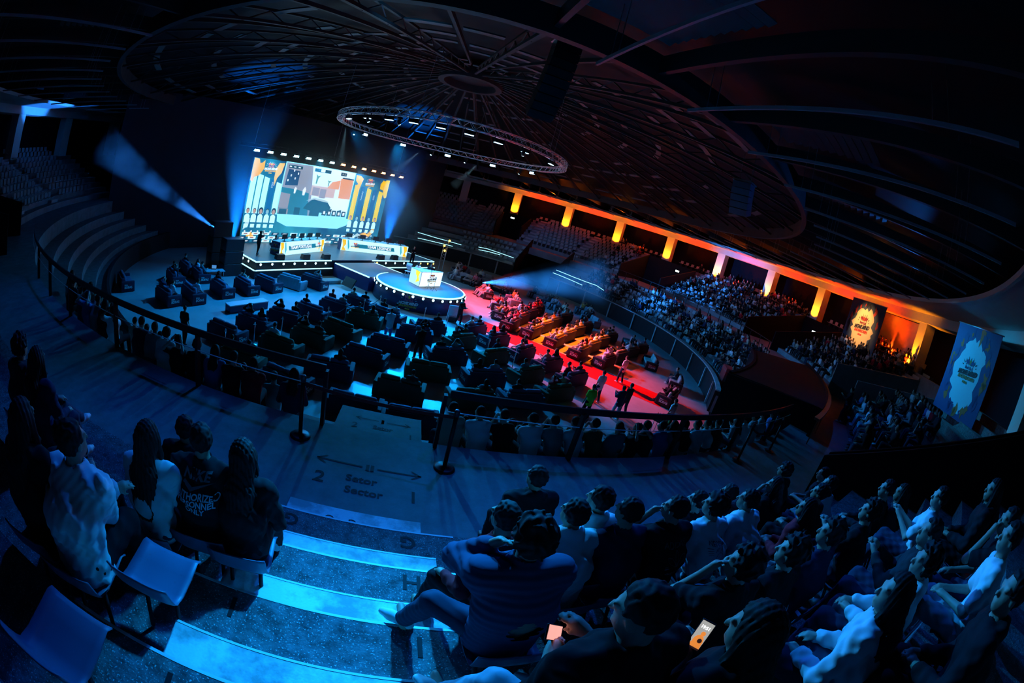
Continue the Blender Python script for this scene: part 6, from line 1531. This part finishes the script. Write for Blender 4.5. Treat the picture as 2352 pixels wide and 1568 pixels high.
e = empty('laptop', (-13.8, -6.8, .76), rad(20)); tag(e, 'open laptop with blue screen on the small table', 'laptop'); b = MB(); b.box((0, 0, .01), (.36, .25, .02)); b.build('keyboard_base', black_plastic, e); b = MB(); b.box((0, .13, .13), (.36, .015, .24)); b.build('lid', black_plastic, e); b = MB(); b.box((0, .120, .13), (.33, .006, .21)); b.build('display', emat('laptop_blue', (.1, .35, .7), .7), e)
e = empty('white_board', (2.75, -5.0, .35), rad(20)); tag(e, 'white rectangular board leaning at the platform foot', 'board'); b = MB(); b.box((0, 0, .3), (.75, .03, .95), M=Matrix.Rotation(.1, 3, 'X')); b.build('panel', pw, e); b = MB(); b.box((0, .03, -.2), (.6, .2, .3)); b.build('stand', black_plastic, e)
p = pol(23.4, -27.5, 1.55); e = empty('red_crate', (p.x, p.y, 1.55), rad(-27)); tag(e, 'red upright crate standing by the lower stand parapet', 'crate'); b = MB(); b.bevbox((0, 0, .5), (.7, 1.3, 1.0), .03); b.build('body', mat('crate_red', (.5, .03, .03), .6), e); b = MB(); b.box((0, 0, .78), (.72, 1.32, .05)); b.build('band', mat('crate_band', (.35, .1, .1), .6), e)
# bright table by the wall with glinting things under a lamp
e = empty('merchandise_table', (12.6, -17.6, 0), rad(-50)); tag(e, 'dark table crowded with small glinting goods by the curved wall', 'table'); b = MB(); b.box((0, 0, .78), (2.2, .8, .05)); b.build('table_top', dark_paint, e)
for s in (-1, 1):
    for t in (-.35, .35): b = MB(); b.tube([(s, t, 0), (s, t, .76)], .02, 6); b.build('leg', steel, e)
rr = random.Random(2); gm = [mat('goods_%d' % i, c, .25, .3) for i, c in enumerate(((.8, .4, .1), (.7, .7, .65), (.5, .06, .03), (.1, .1, .12), (.8, .65, .2)))]
e_rot = Matrix.Rotation(rad(-50), 3, 'Z')
for i in range(26):
    q = Vector((12.6, -17.6, 0)) + e_rot @ Vector((-1 + (i % 13) * .165, -.2 + .38 * (i // 13), .805)); b = MB(); hgt = rr.uniform(.12, .34); b.lathe([(.05, 0), (.055, hgt * .6), (.022, hgt * .8), (.022, hgt)], n=10)
    tag(b.build('bottle', gm[i % 5], None, tuple(q)), 'small glinting bottle standing on the crowded table by the wall', 'bottle', 'bottles on the crowded table')
# counter in the wooden entry
p = pol(30.6, -43.5, 4.04); e = empty('wooden_counter', (p.x, p.y, 4.04), rad(-43)); tag(e, 'pale wooden counter standing in the entry below the blue banner', 'counter'); b = MB(); b.bevbox((0, 0, .55), (.6, 1.8, 1.1), .02); b.build('body', wood_m, e); b = MB(); b.box((0, 0, 1.12), (.7, 1.9, .05)); b.build('worktop', white_plaster, e)
# banners
def banner(az, w_, cols, label, twist=0):
    p = pol(34.6, az, 0); out = pol(1, az + twist); e = empty('hanging_banner', (p.x, p.y, 8.85), 0); tag(e, label, 'banner')
    right = Vector((-out.y, out.x, 0)) ; M = frame((0, 0, 0), -right * -1 if False else Vector((out.y, -out.x, 0)), (0, 0, 1)); base_, cen, spl1, spl2, ink = cols
    b = MB(); x, h = w_ / 2, 2.1
    vs = [M @ Vector(v) for v in ((-x, -h, -.03), (x, -h, -.03), (x, -h, 0), (-x, -h, 0), (-x, h, -.03), (x, h, -.03), (x, h, 0), (-x, h, 0))]; b.hexa(vs); b.build('cloth', base_, e)
    r = random.Random(int(abs(az)))
    b = MB(); poly2(b, [(x * .66 * (.75 + .35 * r.random()) * math.cos(t * PI / 18), -.1 + h * .86 * (.78 + .25 * r.random()) * math.sin(t * PI / 18)) for t in range(36)], M, .004); b.build('paint_field', cen, e)
    for nm, m_, n, d in (('paint_splash', spl1, 16, .008), ('paint_splash', spl2, 16, .011)):
        b = MB()
        for i in range(n):
            t = r.random() * 2 * PI; cx, cy = x * .82 * math.cos(t), h * .86 * math.sin(t); sgn = r.uniform(.10, .34)
            poly2(b, [(max(-x, min(x, cx + sgn * (.4 + r.random()) * math.cos(q * PI / 5) * .7)), max(-h, min(h, cy + sgn * (.5 + 1.3 * r.random()) * math.sin(q * PI / 5)))) for q in range(10)], M, d)
        b.build(nm, m_, e)
    logo(e, M @ Matrix.Translation((0, .05, .016)), w_ * .36, (ink[0], ink[1], ink[2], ink[3]))
    b = MB(); b.tube([M @ Vector((-x - .1, h + .02, -.02)), M @ Vector((x + .1, h + .02, -.02))], .03, 8); b.build('hanging_bar', steel, e)
mb_ = lambda n, c: mat('banner_' + n, c, .7)
banner(-22.0, 5.4, (mb_('slate', (.05, .08, .12)), mb_('cream', (.85, .62, .30)), mb_('scarlet', (.75, .06, .03)), mb_('ink', (.02, .02, .03)), (mb_('ink', 0), mb_('scarlet', 0), mb_('maroon', (.25, .02, .02)), mb_('scarlet', 0))), 'hanging banner with event logo on an orange ground, farther of the two')
banner(-51.0, 3.7, (mb_('blue', (.02, .06, .22)), mb_('aqua', (.30, .72, .85)), mb_('rust', (.45, .14, .04)), mb_('deep', (.02, .05, .2)), (mb_('ink', 0), mb_('olive', (.2, .25, .05)), mb_('deep', 0), mb_('bronze', (.3, .17, .03)))), 'hanging banner with event logo on an icy blue ground, nearer of the two', 22)
# loudspeaker arrays hung from the roof
def line_array(p, rz, n, label, m_, w_=.9):
    e = empty('line_array', p, rz); tag(e, label, 'speaker'); a = 0; y, z = 0.0, 0.0
    for i in range(n):
        a = .05 + i * .085; b = MB(); Mx = Matrix.Rotation(a, 3, 'X')
        c = Vector((0, y, z)) + Mx @ Vector((0, 0, -.14)); b.box(c, (w_, .5, .27), M=Mx); b.build('cabinet', m_, e); q = Vector((0, y, z)) + Mx @ Vector((0, 0, -.285)); y, z = q.y, q.z
    b = MB(); b.box((0, 0, .04), (w_ + .1, .6, .06)); b.build('rigging_frame', steel, e)
    b = MB(); b.tube([(-.3, 0, .05), (-.3, 0, 2.2)], .012, 4); b.tube([(.3, 0, .05), (.3, 0, 2.2)], .012, 4); b.build('chain', steel, e)
arr_m = mat('speaker_blue_grey', (.10, .14, .22), .5)
line_array((11.9, -17.6, 12.3), rad(-65), 5, 'curved loudspeaker array hung under the dark roof above the far crowd', arr_m)
line_array((2.35, -20.6, 13.4), rad(5), 9, 'tall dark loudspeaker array hung beside the roof ring', black_plastic, .8)
# ---------------------------------------------------------------- stage haze, where the beams pass through it
def vol_mat(name, density, noise=None, aniso=.2, fall=None):
    m = bpy.data.materials.new(name); m.use_nodes = True; nt = m.node_tree; nt.nodes.clear()
    o = nt.nodes.new('ShaderNodeOutputMaterial'); v = nt.nodes.new('ShaderNodeVolumeScatter'); v.inputs['Anisotropy'].default_value = aniso; v.inputs['Density'].default_value = density
    nt.links.new(v.outputs[0], o.inputs['Volume'])
    if noise or fall:
        tc = nt.nodes.new('ShaderNodeTexCoord'); src = None
        if fall:   # soft ball shaped bank in object space
            ln = nt.nodes.new('ShaderNodeVectorMath'); ln.operation = 'LENGTH'; nt.links.new(tc.outputs['Object'], ln.inputs[0])
            mr = nt.nodes.new('ShaderNodeMapRange'); mr.inputs[1].default_value = 1.0; mr.inputs[2].default_value = .25; mr.inputs[3].default_value = 0; mr.inputs[4].default_value = density; mr.interpolation_type = 'SMOOTHSTEP'
            nt.links.new(ln.outputs['Value'], mr.inputs[0]); src = mr.outputs[0]
        if noise:
            n = nt.nodes.new('ShaderNodeTexNoise'); n.inputs['Scale'].default_value = noise[0]; n.inputs['Detail'].default_value = 3; nt.links.new(tc.outputs['Object'], n.inputs['Vector'])
            r = nt.nodes.new('ShaderNodeMapRange'); r.inputs[1].default_value = noise[1]; r.inputs[2].default_value = noise[2]; r.inputs[3].default_value = 0; r.inputs[4].default_value = 1 if src else density
            nt.links.new(n.outputs['Fac'], r.inputs[0])
            if src is not None:
                mu = nt.nodes.new('ShaderNodeMath'); mu.operation = 'MULTIPLY'; nt.links.new(src, mu.inputs[0]); nt.links.new(r.outputs[0], mu.inputs[1]); src = mu.outputs[0]
            else: src = r.outputs[0]
        nt.links.new(src, v.inputs['Density'])
    return m
def bank(c, r, m, label, rz=0):
    b = MB(); n = 16; prof = [(max(.001, math.sin(PI * i / n)), -math.cos(PI * i / n)) for i in range(n + 1)]; b.lathe(prof, n=24)
    o = b.build('haze_bank', m); o.location = c; o.scale = r; o.rotation_euler = (0, 0, rz); o['kind'] = 'stuff'; o['label'] = label; o['category'] = 'haze'; return o
def beam(a, c, ang, m, label, r0=.06):
    a, c = Vector(a), Vector(c); d = c - a; L = d.length; q = d.to_track_quat('Z', 'Y').to_matrix(); b = MB()
    b.lathe([(r0, 0.05), (r0 + L * math.tan(rad(ang / 2)), L)], n=24, smooth=False); o = b.build('light_beam', m); o.location = a; o.rotation_euler = q.to_euler(); o['kind'] = 'stuff'; o['label'] = label; o['category'] = 'haze'; return o
bank(st(0, -11.5, 5.5), (17, 7.5, 9.5), vol_mat('stage_haze', .05, (2.2, .25, .60), .1, True), 'thin blue haze hanging round the screen and stage', SA)
beam((-15.2, -4.8, 3.1), BEAM_L, 14.5, vol_mat('beam_haze', .05, (.35, .36, .6), .3), 'smoky blue beam rising from the speaker stacks into the dark')
beam(BEAM_R0, BEAM_R, 33, vol_mat('beam_haze_floor', .06, (.30, .25, .6), .2), 'broad smoky blue beam across the far sofas towards the stand')
for (p, q) in HEADS: beam(p, q, 15, vol_mat('beam_haze_small', .10), 'short white beam below a moving head of the circular truss')
